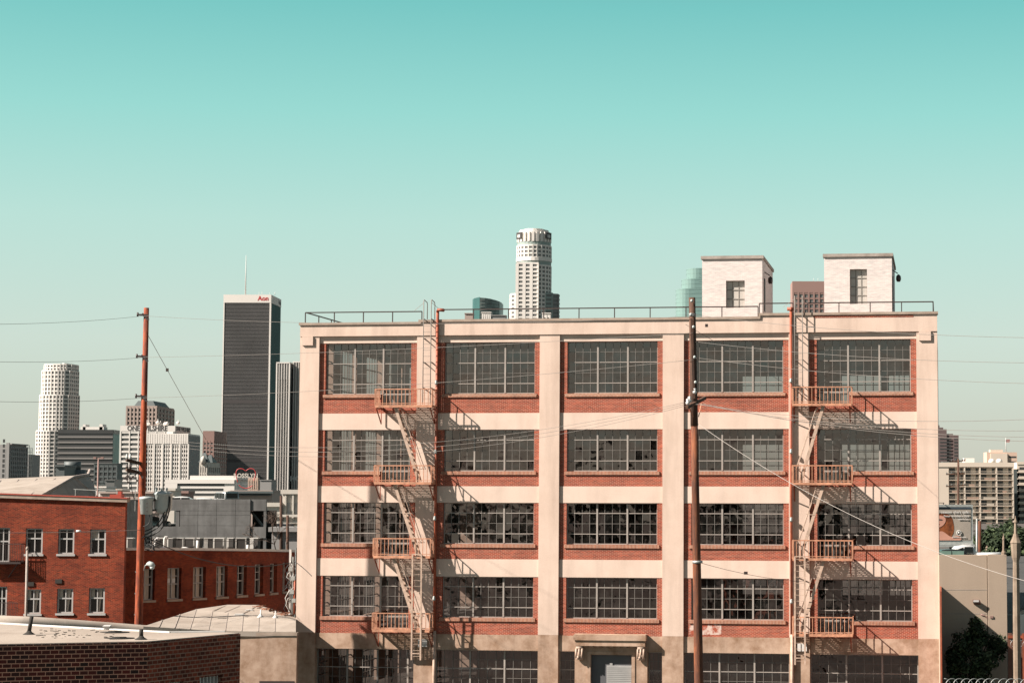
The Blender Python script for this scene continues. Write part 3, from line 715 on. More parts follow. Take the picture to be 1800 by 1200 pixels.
for t0, t1 in zip(TS[1:], TS[2:]):
    r0, r1 = Rg.lerp(Rr, (t0-.30)/.7), Rg.lerp(Rr, (t1-.30)/.7); face(rf, [ev(t0), ev(t1), r1]); face(rf, [ev(t0), r1, r0])
face(rf, [ev(0), ev(.30), Rg])
face(rf, [Rg, Rr, T3, T2, T1])
rf.build('roof', M['tan2'], sh)
sm_ = MB(); up_ = Vector((0, 0, .01))
for t0 in TS[1:-1]: sm_.bar(ev(t0)+up_, Rg.lerp(Rr, (t0-.30)/.7)+up_, .035, .02)
for t0 in (.10, .20): sm_.bar(ev(t0)+up_, Lf.lerp(Rg, t0/.30)+up_, .04, .03)
for (x0, y0, Ya, x1, y1, Yb) in ((400, 1062.5, 121, 375, 1074, 112), (425, 1062.8, 121.5, 395, 1077, 111.5), (455, 1063, 122, 425, 1080, 110.5)):
    sm_.bar(P(x0, y0, Ya)+Vector((0, 0, .01)), P(x1, y1, Yb)+Vector((0, 0, .05)), .04, .02)
sm_.build('roof_seams', M['cap'], sh)
# rolled parapet running left from it
pr = MB(); A0 = P(-40, 1079.5, 101); A1 = P(60, 1083, 101.4); A2 = P(160, 1090.5, 102.6); A3 = P(256, 1098, 103.9); A4 = P(420, 1108, 104.75)
pr.path([q_-Vector((0, 0, .3)) for q_ in (A0, A1, A2, A3, A4)], .3, 14)
pr.build('rolled_parapet', M['tan2'], sh)
pb = MB()
for a, b_ in ((A0, A1), (A1, A2), (A2, A3)):
    d_ = b_-a; pb.prism([(a.x, a.y), (b_.x, b_.y), (b_.x, b_.y+.3), (a.x, a.y+.3)], 0, min(a.z, b_.z)-.35)
pb.build('side_wall', M['base'], sh)
# debris, vents on the folded roof
for (px, py, Yq, lab) in ((458, 1080, 109, 'left white conical vent on the folded tan roof'), (484, 1082, 109, 'right white conical vent on the folded tan roof')):
    q = at(px, py+5, Yq); v = MB(); v.lathe(q, [(.22, 0), (.1, .12), (.035, .2), (.03, .42)], 10); tag(v.build('roof_vent', M['white']), lab, 'vent')
for (px, py, Yq, w_, lab) in ((420, 1081, 110, .55, 'flat white roof hatch near the seam'), (437, 1073, 115, .45, 'small white folded box on the upper roof')):
    q = at(px, py, Yq); v = MB(); v.obox(q-Vector((w_/2, 0, .12)), (w_, .1, 0), (-.05, .5, 0), (0, 0, .15)); v.obox(q-Vector((w_/2-.05, -.05, -.03)), (w_-.1, .1, 0), (-.05, .35, 0), (0, 0, .04)); tag(v.build('roof_hatch', M['white']), lab, 'hatch')
M['scrap'] = plain('rusty scrap', (.26, .10, .05), .8, 0, .6, 6)
db = MB(); random.seed(3)
for k in range(26):
    t = random.random(); q = at(448+58*t+random.uniform(-6, 2), 1064.5+17*t+random.uniform(-2, 2), 112-3*t)
    d_ = Vector((random.uniform(.2, .5), random.uniform(-.4, .4), random.uniform(-.06, .1))); db.bar(q, q+d_, random.uniform(.02, .06))
db.v = [v for v in db.v]
tag(db.build('scrap_pile', M['scrap']), 'heap of rusty scrap bars lying on the folded tan roof', 'scrap', kind='stuff')
# ---- foreground dark brick building, lower left
FY = 43.0
fb = empty('corner_brick_building', (kx(265)*FY, FY, 0), 'dark brick building with tan flat roof at the lower left, nearest building', 'building')
o = Vector(fb.location); zR = at(265, 1128, FY).z
def endp(px, ang, base=(0, 0)):      # walk from base along a heading until the photo column px
    k = kx(px); b0 = o + Vector((*base, 0)); d_ = Vector((math.cos(ang), math.sin(ang), 0)); t = (k*b0.y-b0.x)/(d_.x-k*d_.y); return b0 + d_*t - o
aL = math.radians(17); aR = math.radians(62)
PL = endp(-60, aL); PR = endp(427, aR); Pc = Vector((0, 0, 0))
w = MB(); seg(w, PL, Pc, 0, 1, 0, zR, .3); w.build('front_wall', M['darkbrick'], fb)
L2 = (PR-Pc).length; w = MB()
def tz(px, py):
    q = endp(px, aR); return at(px, py, o.y+q.y).z, q.length/L2
wn = [(300, 329, 1196), (357, 396, 1185.5)]; ss = []
for (a, b_, t) in wn:
    za, sa = tz(a, t+2); zb, sb = tz(b_, t); ss.append((sa, sb, zb))
cur = 0.0; zt2 = max(s_[2] for s_ in ss)
for (sa, sb, z_) in ss:
    seg(w, Pc, PR, cur, sa, 0, zt2); seg(w, Pc, PR, sa, sb, z_, zt2) if zt2-z_ > .01 else None; seg(w, Pc, PR, sa, sb, 0, z_-1.6); cur = sb
seg(w, Pc, PR, cur, 1, 0, zt2); seg(w, Pc, PR, 0, 1, zt2, zR)
w2 = w.build('side_wall', M['brownbrick'], fb)
for (sa, sb, z_) in ss:
    f = MB(); n = 6
    for k in range(n+1): s_ = sa+(sb-sa)*(.02+.93*k/n); seg(f, Pc, PR, s_, s_+.008, z_-1.6, z_, .08, .1)
    fr = f.build('window', M['white'], fb); pn = MB(); seg(pn, Pc, PR, sa, sb, z_-1.6, z_, .02, .2); pn.build('pane', M['darkin'], fr)
MB().box(-.05, .35, -.06, .3, 0, 0.01)
E3 = PR + Vector((math.cos(aL+1.5), math.sin(aL+1.5), 0))*7 ; E4 = PL + Vector((-.3, 9.5, 0))
rf = MB(); 
def onroof(px, py):
    k = (zR-CZ)/(ray(px, py).z); return Vector((0, 0, CZ)) + ray(px, py)*k - o
BK = [onroof(-60, 1094.5), onroof(0, 1097), onroof(160, 1106), onroof(300, 1113)]
rf.prism([(PL.x+.02, PL.y+.02), (0, .03), (PR.x-.03, PR.y+.02), (PR.x-.4, PR.y+.25)] + [(q.x, q.y) for q in reversed(BK)], zR-.15, zR+.02)
rf.build('roof', M['tan'], fb)
rb2 = MB()

for A_, B_ in zip(BK, BK[1:]): rb2.bar(A_+Vector((0, 0, .03)), B_+Vector((0, 0, .03)), .09, .04)
rb2.bar(BK[-1]+Vector((0, 0, .03)), Vector((PR.x-.4, PR.y+.25, zR+.03)), .09, .04); rb2.build('rear_flashing', M['white'], fb)
for (px, py, h, lab) in ((51, 1116, .42, 'leaning black vent pipe at the left of the foreground roof'), (248, 1125, .42, 'black vent pipe with flared foot at the foreground roof corner')):
    k = (zR-CZ)/(ray(px, py).z); q = Vector((0, 0, CZ)) + ray(px, py)*k
    v = MB(); v.lathe(q, [(.17, 0), (.14, .02), (.06, .07), (.045, .1)], 14); v.tube(q+Vector((0, 0, .08)), q+Vector((.05 if px < 100 else .0, 0, h+ (.0 if px < 100 else -.18))), .042, n=10); tag(v.build('roof_vent', M['tar']), lab, 'vent')
k = (zR-CZ)/(ray(182, 1108).z); q = Vector((0, 0, CZ)) + ray(182, 1108)*k
v = MB(); v.obox(q, (.12, .02, 0), (-.05, .3, 0), (0, 0, .09)); v.obox(q+Vector((-.02, -.02, .092)), (.16, .02, 0), (-.05, .34, 0), (0, 0, .02)); tag(v.build('roof_box', M['white']), 'small white metal box on the foreground roof edge', 'box')
for (px, py, lab) in ((210, 1121, 'larger tar patch left of the corner vent'), (202, 1110.5, 'small dark tar patch behind the white box')):
    k = (zR+.03-CZ)/(ray(px, py).z); q = Vector((0, 0, CZ)) + ray(px, py)*k
    v = MB(); v.prism([(q.x+.3*math.cos(t*.7)*(1+.3*math.sin(t*2.1)), q.y+.22*math.sin(t*.7)*(1+.2*math.cos(t*3))) for t in range(9)], zR+.022, zR+.04); v.prism([(q.x+.15*math.cos(t*.7), q.y+.1*math.sin(t*.7)) for t in range(9)], zR+.04, zR+.06); tag(v.build('tar_patch', M['tar']), lab, 'patch')
# ---- pale tent-shaped roof behind the red building
tn = empty('tent_roof_building', (kx(75)*150, 150, 0), 'pale tan hipped warehouse roof with curled eave behind the red building', 'building')
o = Vector(tn.location)
r = MB()
a, b_, c_, d_ = P(-60, 871, 146), P(72, 872, 146), P(131, 840, 156), P(-60, 846, 165)
e_ = P(155, 834.5, 170); f_ = P(-60, 843.5, 175); g_ = P(170, 873, 158)
face(r, [a, b_, c_, d_]); face(r, [d_, c_, e_, f_]); face(r, [b_, g_, c_]); face(r, [c_, g_, P(165, 850, 168), e_])
r.build('roof', M['tan2'], tn)
r = MB()
r.path([b_+Vector((0, 0, .05)), c_+Vector((0, 0, .1))], .1, 6); r.path([c_+Vector((0, 0, .08)), e_, P(158, 826, 171)], .14, 6); r.bar(c_, g_, .15)
for k in range(1, 6): r.bar(a.lerp(b_, k/6)+Vector((0, 0, .03)), d_.lerp(c_, k/6)+Vector((0, 0, .03)), .05)
r.build('ridge_trim', M['cap'], tn)
w = MB(); w.prism([(a.x, a.y+.5), (b_.x-.3, b_.y+.5), (g_.x, g_.y+.5), (g_.x, 25), (a.x, 25)], 0, a.z-.3); w.build('wall', M['cap'], tn)
# ---- grey concrete parking structure
gs = empty('parking_garage', (kx(200)*215, 215, 0), 'grey concrete parking garage with solid centre panels and open decks', 'garage')
M['conc'] = stucco('stained grey concrete', (.27, .265, .26), (.17, .165, .16), .35, .35, .65, .6)
o = Vector(gs.location)
def gx(px): return P(px, 900, 215).x
def gz(py): return at(330, py, 215).z
zt = gz(877); w = MB(); x0, x1, xa, xb = gx(190), gx(468), gx(317), gx(440)
def slab(mb, a, b_, y0, y1, z0, z1): mb.prism([(a, y0), (b_, y0), (b_-.24*(y1-y0), y1), (a, y1)], z0, z1)
w.box(x0, xa, 0, .3, gz(897), zt); w.box(xb, x1, 0, .3, gz(897), zt)
slab(w, x0, xa, .02, 25, gz(945), gz(925)); slab(w, xb, x1, 0, 25, gz(945), gz(925.5)); slab(w, x0, x1, .4, 25, gz(897), gz(891))
for a in (234.5, 280, 309): w.box(gx(a), gx(a+6), .05, .8, gz(925), gz(897))
w.box(gx(463.5), x1, .02, .35, gz(925.5), gz(897))
for a in (234, 280, 310, 463): w.box(gx(a), gx(a+5), .1, .5, 0, gz(945))
w.build('deck', M['conc'], gs)
w = MB()
for (a, b_) in ((317, 348.2), (348.7, 380.8), (381.3, 414), (414.5, 440)):
    for (t, bo) in ((877, 884.7), (885, 897), (897.4, 904.6), (905, 923), (923.4, 945)): w.box(gx(a), gx(b_), -.12, .3, gz(bo), gz(t))
w.box(xa+.05, xb-.05, -.08, .3, gz(946), gz(877.3)); w.build('panel_wall', M['conc'], gs)
w = MB(); w.bar(P(441, 898, 216.5), P(462, 924, 216.5), .35, .2); w.build('ramp', M['conc'], gs)
w = MB(); slab(w, xa, xb, .3, 25, 0, gz(946)); w.build('core', M['conc'], gs)
w = MB(); slab(w, xb-1, xb+1.6, 6, 7, 0, gz(897)); w.build('inner_wall', M['tar'], gs)
# white ornate block behind it
M['ivory'] = stucco('ivory terracotta', (.80, .74, .66), (.68, .62, .55), .2, .4, .7, .15)
e, W_, D_, H_ = tower('ornate_building', 'ivory white old block with stepped top just left of the warehouse', 'building', 497, 560, None, 861, 262, 0, 20)
w = MB(); w.box(0, W_, 0, D_, 0, H_); x = kx(466)*262-e.location.x; h2 = zz(480, 883, 262)
w.box(x, -.01, -.5, D_, 0, h2); w.box(x-.2, 0, -.8, D_, h2-.5, h2); w.box(x-.1, 3, -.75, -.5, h2-1.8, h2-1.5); w.box(-.2, W_, -.4, 0, H_-.5, H_+.05)
w.box(x-.1, 3, -.72, -.5, h2-4.0, h2-3.7)
for k in range(8): w.box(x+.2+k*.62, x+.42+k*.62, -.7, -.5, h2-9, h2-4.02)
w.build('wall', M['ivory'], e)
w = MB()
for k in range(5): xx = .3+k*.95; w.box(xx, xx+.22, -.3, -.002, H_-7.5, H_-.52)
w.box(0, W_, -.42, -.302, H_-4.2, H_-3.9); w.box(0, W_, -.5, -.302, H_-7.9, H_-7.5); w.build('pilasters', M['ivory'], e)
for k in range(4):
    v = MB(); xx = .62+k*.95; v.box(xx, xx+.42, -.05, -.003, H_-6.9, H_-4.8); v.build('window', M['frame'], e); v = MB(); v.box(xx, xx+.42, -.05, -.003, H_-3.4, H_-1.6); v.build('window', M['frame'], e)
for k in range(7):
    v = MB(); xx = x+.46+k*.62; v.box(xx, xx+.3, -.54, -.503, h2-7.5, h2-4.6); v.build('window', M['frame'], e)

random.seed(14); sd = MB()
for k in range(60):
    q = onroof2 = None
    px, py = random.uniform(60, 200), random.uniform(1106, 1124); kk = (zR-CZ)/(ray(px, py).z); q = Vector((0, 0, CZ)) + ray(px, py)*kk; r_ = random.uniform(.01, .035)
    sd.obox(q+Vector((0, 0, .022)), (r_*2, r_*random.uniform(-1, 1), 0), (0, r_, 0), (0, 0, r_*.4))
tag(sd.build('gravel_debris', M['tar']), 'scattered dark debris specks on the foreground tan roof', 'debris', kind='stuff')
# ================================================================ downtown skyline
M['gdark'] = darkglass('dark office glass', (.07, .07, .07), .35, .4); M['tealgrey'] = plain('grey teal ring and shaded wing', (.34, .42, .39), .6, 0, .06, .05); M['curved'] = plain('grey green curved glass', (.20, .25, .235), .35, 0, .5, .12, .02 if False else .5); M['tealline'] = plain('teal joint', (.24, .37, .345), .5); M['gteal2'] = darkglass('deep teal shaded side glass', (.02, .085, .085), .6, .1); M['gmid'] = darkglass('grey office glass', (.20, .20, .195), .35, .4); M['gteal'] = darkglass('teal office glass', (.05, .15, .145), .4, .3)
M['paleconc'] = plain('pale concrete', (.95, .89, .83), .8, 0, .04, .02); M['greyconc'] = plain('mid grey cladding', (.34, .33, .32), .8, 0, .05, .02)
M['pinkstone'] = plain('pink brown stone', (.50, .39, .34), .8, 0, .05, .02); M['bandgrey'] = plain('dull grey band', (.24, .225, .215), .8, 0, .05, .02); M['stripe'] = plain('thin grey mullion', (.20, .185, .18), .7)
M['brown'] = plain('brown granite', (.36, .22, .19), .8, 0, .05, .02)
M['slate'] = plain('dark slate', (.10, .12, .12), .6); M['peachw'] = plain('peach painted wall', (.78, .56, .44), .8)
M['aon'] = plain('dark striped curtain wall', (.15, .14, .14), .45, 0, .5, .025, .4); M['signred'] = plain('red sign', (.60, .05, .05), .5); M['signdark'] = plain('dark sign letters', (.06, .05, .05), .6)
G = 'office towers of the distant downtown'
def core(e, W, D, H, m_, name='wall'):
    mb = MB(); mb.box(0, W, 0, D, 0, H); return mb
# left edge block
e, W, D, H = tower('apartment_block', 'grey slab block at the left edge with pale corner and narrow dark slots', 'building', -25, 16, 46, 781, 1200, 2, group=G)
w = core(e, W, D, H, 0); w.box(W-1.6, W+.2, -1, 0, 0, H+1); w.box(0, W-1.7, -1.0, 0, 0, H-2.6)
cF = gridf(w, 'R', W, D, 2, H-1, 9, 14, 1.1, 1.0, .8); w.box(W-.5, W+1.2, .5, D, H, H+.7)
w.build('wall', M['greyconc'], e); windows(e, W, cF, M['gdark'])
cc_ = []
for j in range(14): cc_.append(('F', W-3.6, W-2.3, 4+j*2.9, 6+j*2.9))
windows(e, W, cc_, M['gdark'], off=1.05)
e, W, D, H = tower('scaffolded_block', 'low unfinished block in scaffolding beside the grey slab block', 'building', 44, 57, None, 787, 1250, 0, 15, group=G)
w = core(e, W, D, H-4, 0); w.build('wall', M['greyconc'], e)
s_ = MB()
for k in range(6): s_.bar((W*k/5, -1, 0), (W*k/5, -1, H+random.uniform(-1, 2)), .3)
for k in range(10): s_.bar((0, -1, H-k*2.6), (W, -1, H-k*2.6), .25)
s_.build('scaffold', M['slate'], e)
# round stepped tower
def poly_tower(e, tiers, piers_mat, glass, pier=1.4, band=1.3, rowh=3.9, limit=100, name='wall'):
    """tiers: list of (footprint polygon in local metres, z0, z1, cols per edge)"""
    w = MB(); cells = []
    for poly, z0, z1, cols in tiers:
        w.prism(poly, z0, z1)
        n = len(poly); ar = sum(poly[i][0]*poly[(i+1) % n][1] - poly[(i+1) % n][0]*poly[i][1] for i in range(n))
        P_ = poly if ar > 0 else list(reversed(poly)); cl = cols if ar > 0 else cols
        for i in range(n):
            a = Vector((*P_[i], 0)); b_ = Vector((*P_[(i+1) % n], 0)); d_ = b_-a; L_ = d_.length; d_.normalize(); nn = Vector((d_.y, -d_.x, 0))
            if nn.y > .3: continue                      # rear faces
            nc = max(1, round(L_/cols)); cw = L_/nc; nr = max(1, round((z1-z0)/rowh)); rh = (z1-z0)/nr
            for k in range(nc): w.obox(a + d_*(k*cw-pier/2) + Vector((0, 0, z0)), d_*pier, nn*.6, Vector((0, 0, z1-z0)))
            for j in range(nr+1): w.obox(a + Vector((0, 0, z0+j*rh-band/2)), d_*L_, nn*.45, Vector((0, 0, band)))
            for j in range(nr):
                for k in range(nc): cells.append((a + d_*(k*cw+pier/2) + nn*.03 + Vector((0, 0, z0+j*rh+band/2)), d_*(cw-pier), rh-band))
    w.build(name, piers_mat, e)
    random.shuffle(cells)
    for c in cells[:limit]:
        mb = MB(); p_, d_, h_ = c; mb.quad((0, 0, 0), d_, d_+Vector((0, 0, h_)), (0, 0, h_)); o_ = mb.build('window', glass, e); o_.location = p_
    mb = MB()
    for p_, d_, h_ in cells[limit:]: mb.quad(p_, p_+d_, p_+d_+Vector((0, 0, h_)), p_+Vector((0, 0, h_)))
    if cells[limit:]: mb.build('window', glass, e)['kind'] = 'stuff'
def arc(cx, cy, r, a0, a1, n): return [(cx+r*math.cos(math.radians(a0+(a1-a0)*k/n)), cy+r*math.sin(math.radians(a0+(a1-a0)*k/n))) for k in range(n+1)]
Yt = 2300; xc = kx(100)*Yt
e = empty('round_tower', (xc, Yt, 0), 'tall white gridded tower with curved left face and two setbacks', 'skyscraper', 0, G)
def tx(px): return kx(px, 745)*Yt - xc
def tier(pl, pc, pr, y0): # curved left-front, flat right
    xl, xm, xr = tx(pl), tx(pc), tx(pr); r = (xm-xl)
    return [(xl, 30+y0), (xl, 14+y0), (xl+r*.06, 8+y0), (xl+r*.2, 3.2+y0), (xl+r*.42, .6+y0), (xl+r*.66, -.4+y0), (xl+r*.86, .6+y0), (xm, 3+y0), (kx(pr, 745)*(Yt+24+y0)-xc, 24+y0), (kx(pr, 745)*(Yt+34+y0)-xc, 34+y0)]
tr = [(tier(58, 103, 134, 0), 0, zz(100, 757, Yt), 4.2), (tier(61.5, 117, 138.5, 1), zz(100, 757, Yt), zz(100, 694, Yt), 4.2), (tier(64, 118, 136.5, 2), zz(100, 694, Yt), zz(100, 651, Yt), 4.2), (tier(67, 120, 135.5, 4), zz(100, 651, Yt), zz(100, 640, Yt), 4.2)]
poly_tower(e, tr, M['paleconc'], M['gmid'], 1.5, 1.5, 4.3)
c = MB(); c.prism(tier(100, 112, 124, 6), zz(100, 640, Yt), zz(100, 637.5, Yt)); c.build('penthouse', M['paleconc'], e)
# dark banded block
e, W, D, H = tower('banded_office', 'wide dark grey office block with pale horizontal bands', 'office building', 101, 198, 209, 755, 1500, 0, group=G)
w = core(e, W, D, H, 0); w.box(0, W, -.3, 0, H-2.8, H+.01); w.box(W, W+.3, 0, D, H-2.8, H+.01); w.build('wall', M['gdark'], e)
for j in range(10):
    b_ = MB(); z = H-6-j*3.9; b_.box(0, W, -.5, 0, z, z+1.3)
    for k in range(3):
        pass
    b_.build('floor_band', M['bandgrey'], e)
g_ = MB(); g_.quad((W+.1, 0, 0), (W+.1, D, 0), (W+.1, D, H-2.9), (W+.1, 0, H-2.9)); g_.build('side_glass', M['gteal'], e)
for (a, b_, h) in ((.38, .80, 3.6), (.42, .47, 6.5), (.72, .78, 6.8)):
    c = MB(); c.box(W*a, W*b_, 4, 14, H, H+h*.62); c.build('rooftop_plant', M['paleconc'], e)
# pink brown stepped top
e, W, D, H = tower('stone_tower', 'pinkish brown gridded tower with sloping mansard top', 'skyscraper', 220.5, 275, 305, 713, 2300, 0, group=G)
w = core(e, W, D, H, 0); cs = gridf(w, 'F', W, D, H-66, H-1.5, 8, 13, 1.9, 1.8, .8) + gridf(w, 'R', W, D, H-66, H-1.5, 5, 13, 2.6, 2.2, .8)
w.build('wall', M['pinkstone'], e); windows(e, W, cs, M['gdark'])
t = MB(); t.v += [(8, 4, H), (W-3, 4, H), (W-3, D-8, H), (8, D-8, H), (11, 9, H+6), (W-7, 9, H+6), (W-7, D-14, H+6), (11, D-14, H+6)]
for f in ((0, 1, 5, 4), (1, 2, 6, 5), (2, 3, 7, 6), (3, 0, 4, 7), (4, 5, 6, 7)): t.f.append(f); t.m.append(0); t.sm.append(False)
t.build('mansard_roof', M['slate'], e)
# white block with lettering
e, W, D, H = tower('lettered_office', 'white office block with black lettering across its top and rows of grey ribbon windows', 'office building', 211, 306, 333, 748, 1900, 0, group=G)
w = core(e, W, D, H-5, 0); w.box(0, W, -.8, D, H-5.2, H); w.box(W, W+.8, -.8, D, H-5.2, H)
cs = gridf(w, 'F', W, D, H-110, H-5.2, 6, 23, 1.0, 1.9, .8) + gridf(w, 'R', W, D, H-110, H-5.2, 6, 23, 1.0, 1.9, .8)
w.build('wall', M['paleconc'], e); windows(e, W, cs, M['gmid'])
l = letters('ONE WILSHIRE', 6.6, M['signdark'], bold=.16, sx=.84); l.parent = e; l.location = (W*.5, -.9, H-2.6)
l = letters('ONE WILSHIRE', 5.2, M['signdark'], bold=.2, sx=1.0); l.parent = e; l.location = (W+.95, D*.5, H-2.7); l.rotation_euler = (0, 0, math.pi/2)
sx_ = (D-4)/l.dimensions.x if l.dimensions.x > 0 else 1; l.scale = (sx_, 1, 1)
random.seed(11)
for k in range(14):
    c = MB(); x = W*.35+random.random()*W*.62; y = random.uniform(2, 20); h = random.uniform(3, 7); c.tube((x, y, H), (x, y, H+h), .25, n=5)
    if k % 3 == 0: c.lathe((x, y, H+h*.5), [(.4, -1.4), (1.7, -.6), (1.9, .3), (1.2, 1.2), (.3, 1.5)], 10)
    else: c.box(x-1.2, x+1.2, y-1, y+1, H+h*.2, H+h*.55)
    c.build('antenna', M['paleconc'], e)
# white block in front of it
e, W, D, H = tower('gridded_office', 'cream white office block with blank upper band above a dense window grid', 'office building', 256, 331, 351, 762, 1500, 0, group=G)
w = core(e, W, D, H, 0); w.box(0, W, -.7, 0, H-7.5, H); 
for k in range(18): w.box(W*k/18+.2, W*(k+1)/18-.2, -.9, -.7, H-7.4, H-.3)
cs = gridf(w, 'F', W, D, H-7.5-3.15*14, H-7.5, 19, 14, .55, 1.35, .6)
for k in range(6): w.box(W*k/5-.55, W*k/5+.55, -.85, 0, 0, H-7.5)
w.build('wall', M['paleconc'], e); windows(e, W, cs, M['gdark'])
g_ = MB(); g_.box(W, W+.2, 0, D, 0, H-1.2); g_.build('side_wall', M['greyconc'], e)
c = MB(); c.box(W*.45, W*.6, 4, 10, H, H+1.8); c.build('rooftop_plant', M['paleconc'], e)
# brown tower half hidden
e, W, D, H = tower('brown_tower', 'brown narrow tower between the cream office block and the tallest dark tower', 'skyscraper', 356, 376, 398, 757, 1900, 0, group=G)
w = core(e, W, D, H, 0); cs = gridf(w, 'F', W, D, H-60, H-9, 3, 13, 1.1, 1.9, .5) + gridf(w, 'R', W, D, H-60, H-9, 6, 13, 1.1, 1.9, .5)
w.build('wall', M['brown'], e); windows(e, W, cs, M['gdark'])
# old pointed-roof building
e, W, D, H = tower('chateau_building', 'old cream building with steep dark pointed roofs', 'building', 350, 364, 386, 812, 1300, 0, group=G)
w = core(e, W, D, H, 0); cs = gridf(w, 'F', W, D, 2, H-2, 3, 6, .8, 1.1, .4) + gridf(w, 'R', W, D, 2, H-2, 6, 6, .8, 1.1, .4); w.build('wall', M['ivory'], e); windows(e, W, cs, M['gdark'])
def pyr(e, cx, cy, wx, wy, z, h, m_, name='roof'):
    t = MB(); t.v += [(cx-wx, cy-wy, z), (cx+wx, cy-wy, z), (cx+wx, cy+wy, z), (cx-wx, cy+wy, z), (cx-wx*.25, cy, z+h), (cx+wx*.25, cy, z+h)]
    for f in ((0, 1, 5, 4), (1, 2, 5), (2, 3, 4, 5), (3, 0, 4)): t.f.append(f); t.m.append(0); t.sm.append(False)
    t.build(name, m_, e)
pyr(e, W*.5, 3, W*.62, 3, H, 6, M['slate']); pyr(e, W*.5, D*.55, W*.6, 7, H, 5, M['slate'])
t = MB(); t.lathe((W*.5, -.5, H-1), [(1.6, 0), (1.6, 3), (1.4, 3.8), (.7, 4.6), (.05, 5)], 10); t.build('turret', M['ivory'], e)
# tallest dark tower
e, W, D, H = tower('dark_skyscraper', 'tallest dark grey tower with white corner piers, white crown and thin antenna', 'skyscraper', 391, 474.5, 492, 518, 2400, 0, group=G)
w = MB(); w.box(1.4, W-1.4, 0, D-1, 0, H-9.5); w.build('curtain_wall', M['aon'], e)
w = MB(); 
for k in range(44):
    x = 2.2+(W-4.4)*k/43; w.box(x-.16, x+.16, -.45, 0, 0, H-9.5)
w.build('mullions', M['stripe'], e)['kind'] = 'stuff'
for k in range(4):
    pass
w = MB(); w.box(0, 1.4, -.8, 1.5, 0, H-9.5); w.box(W-1.4, W+.4, -.8, 1.5, 0, H-9.5); w.box(0, W+.4, -.9, D, H-9.5, H); w.build('crown_and_piers', M['paleconc'], e)
g_ = MB(); g_.box(W-1.3, W, 1.5, D, 0, H-9.5); g_.build('side_glass', M['gteal2'], e)  # dark teal colour carries the shade of the right face
fl_ = MB()
for k in range(56): fl_.box(1.5, W-1.5, -.3, -.02, 3+k*4.3, 3.9+k*4.3)
fl_.build('floor_lines', M['aon'], e)['kind'] = 'stuff'
for (zf, h_) in ((.50, 4.0), (.21, 3.0)):
    b_ = MB(); b_.box(1.5, W-1.5, -.5, -.1, (H-9.5)*zf, (H-9.5)*zf+h_); b_.build('louvre_band', M['signdark'], e)
c = MB(); x = tx0 = kx(429, 480)*2400-e.location.x; c.tube((x, 10, H), (x, 10, zz(429, 447, 2400)), .9, .25, 8); c.build('antenna', M['white'], e)
for k, px in enumerate((447, 452, 466, 475)):
    c = MB(); x = kx(px)*2400-e.location.x; c.tube((x, 8, H), (x, 8, H+random.uniform(3, 5)), .3, .2, 6); c.build('mast', M['white'], e)
l = letters('Aon', 7.4, M['signred'], bold=.25); l.parent = e; l.location = (W-9.0, -1.0, H-4.6)
l = letters('Aon', 7.0, M['signdark'], bold=.25); l.parent = e; l.location = (W+.5, D-9, H-4.6); l.rotation_euler = (0, 0, math.pi/2); l.scale = (1.25, 1, 1)
# white striped tower, two faces
e, W, D, H = tower('striped_tower', 'white vertically striped tower half hidden by the warehouse', 'skyscraper', 485.5, 508, 508.2, 638, 2000, 0, group=G); D = 30
w = MB(); w.box(0, W, 0, D, 0, H-.3); w.build('wall', M['greyconc'], e)
W2 = kx(545)*2000-e.location.x; w = MB(); w.box(W+2, W2, 9, D+8, 0, zz(515, 636, 2000)); w.build('wall', M['greyconc'], e)
w = MB()
for k in range(6): x = W*k/5; t_ = 1.0 if k in (0, 5) else .42; w.box(x-t_*.6, x+t_*.6, -1, 0, 0, H)
w.box(-.6, W+.6, -1, D, H-.3, H+.9); H2 = zz(515, 636, 2000)
for k in range(9): x = W+2.4+(W2-W-2.4)*k/8; t_ = .42; w.box(x-t_*.6, x+t_*.6, 8, 9, 0, H2)
w.box(W+1.4, W2, 8, D, H2, H2+1.1); w.build('piers', M['paleconc'], e)
w = MB(); w.box(W*.02, W*.98, -.5, 0, H-16, H-1); w.build('upper_panels', M['greyconc'], e)
l = letters('HO', 6.5, M['white'], bold=.3); l.parent = e; l.location = (kx(516)*2000-e.location.x, 7.5, zz(516, 841, 2000))
# wide white low building
e, W, D, H = tower('ribbon_window_building', 'wide low white building with three dark ribbon windows and a taller white box on top', 'building', 290, 412, 458, 843, 900, 0, group=G)
D = 30; w = MB(); w.box(0, W, 0, D, 0, H); x1 = kx(332)*900-e.location.x; w.box(x1, W+1, 1.5, D, H, zz(370, 835.5, 900))
w.box(0, W, -.5, 0, H-1.6, H+.1); w.box(0, W*.18, -.48, 0, 0, H-1.6); w.build('wall', M['paleconc'], e)
for (py, a, b_) in ((851.5, 308, 394), (860, 309, 392), (868.5, 309, 412)):
    z = zz(350, py, 900); c = MB(); c.box(kx(a)*900-e.location.x, kx(b_)*900-e.location.x, -.1, 0, z-.5, z+.5); c.build('ribbon_window', M['gdark'], e)
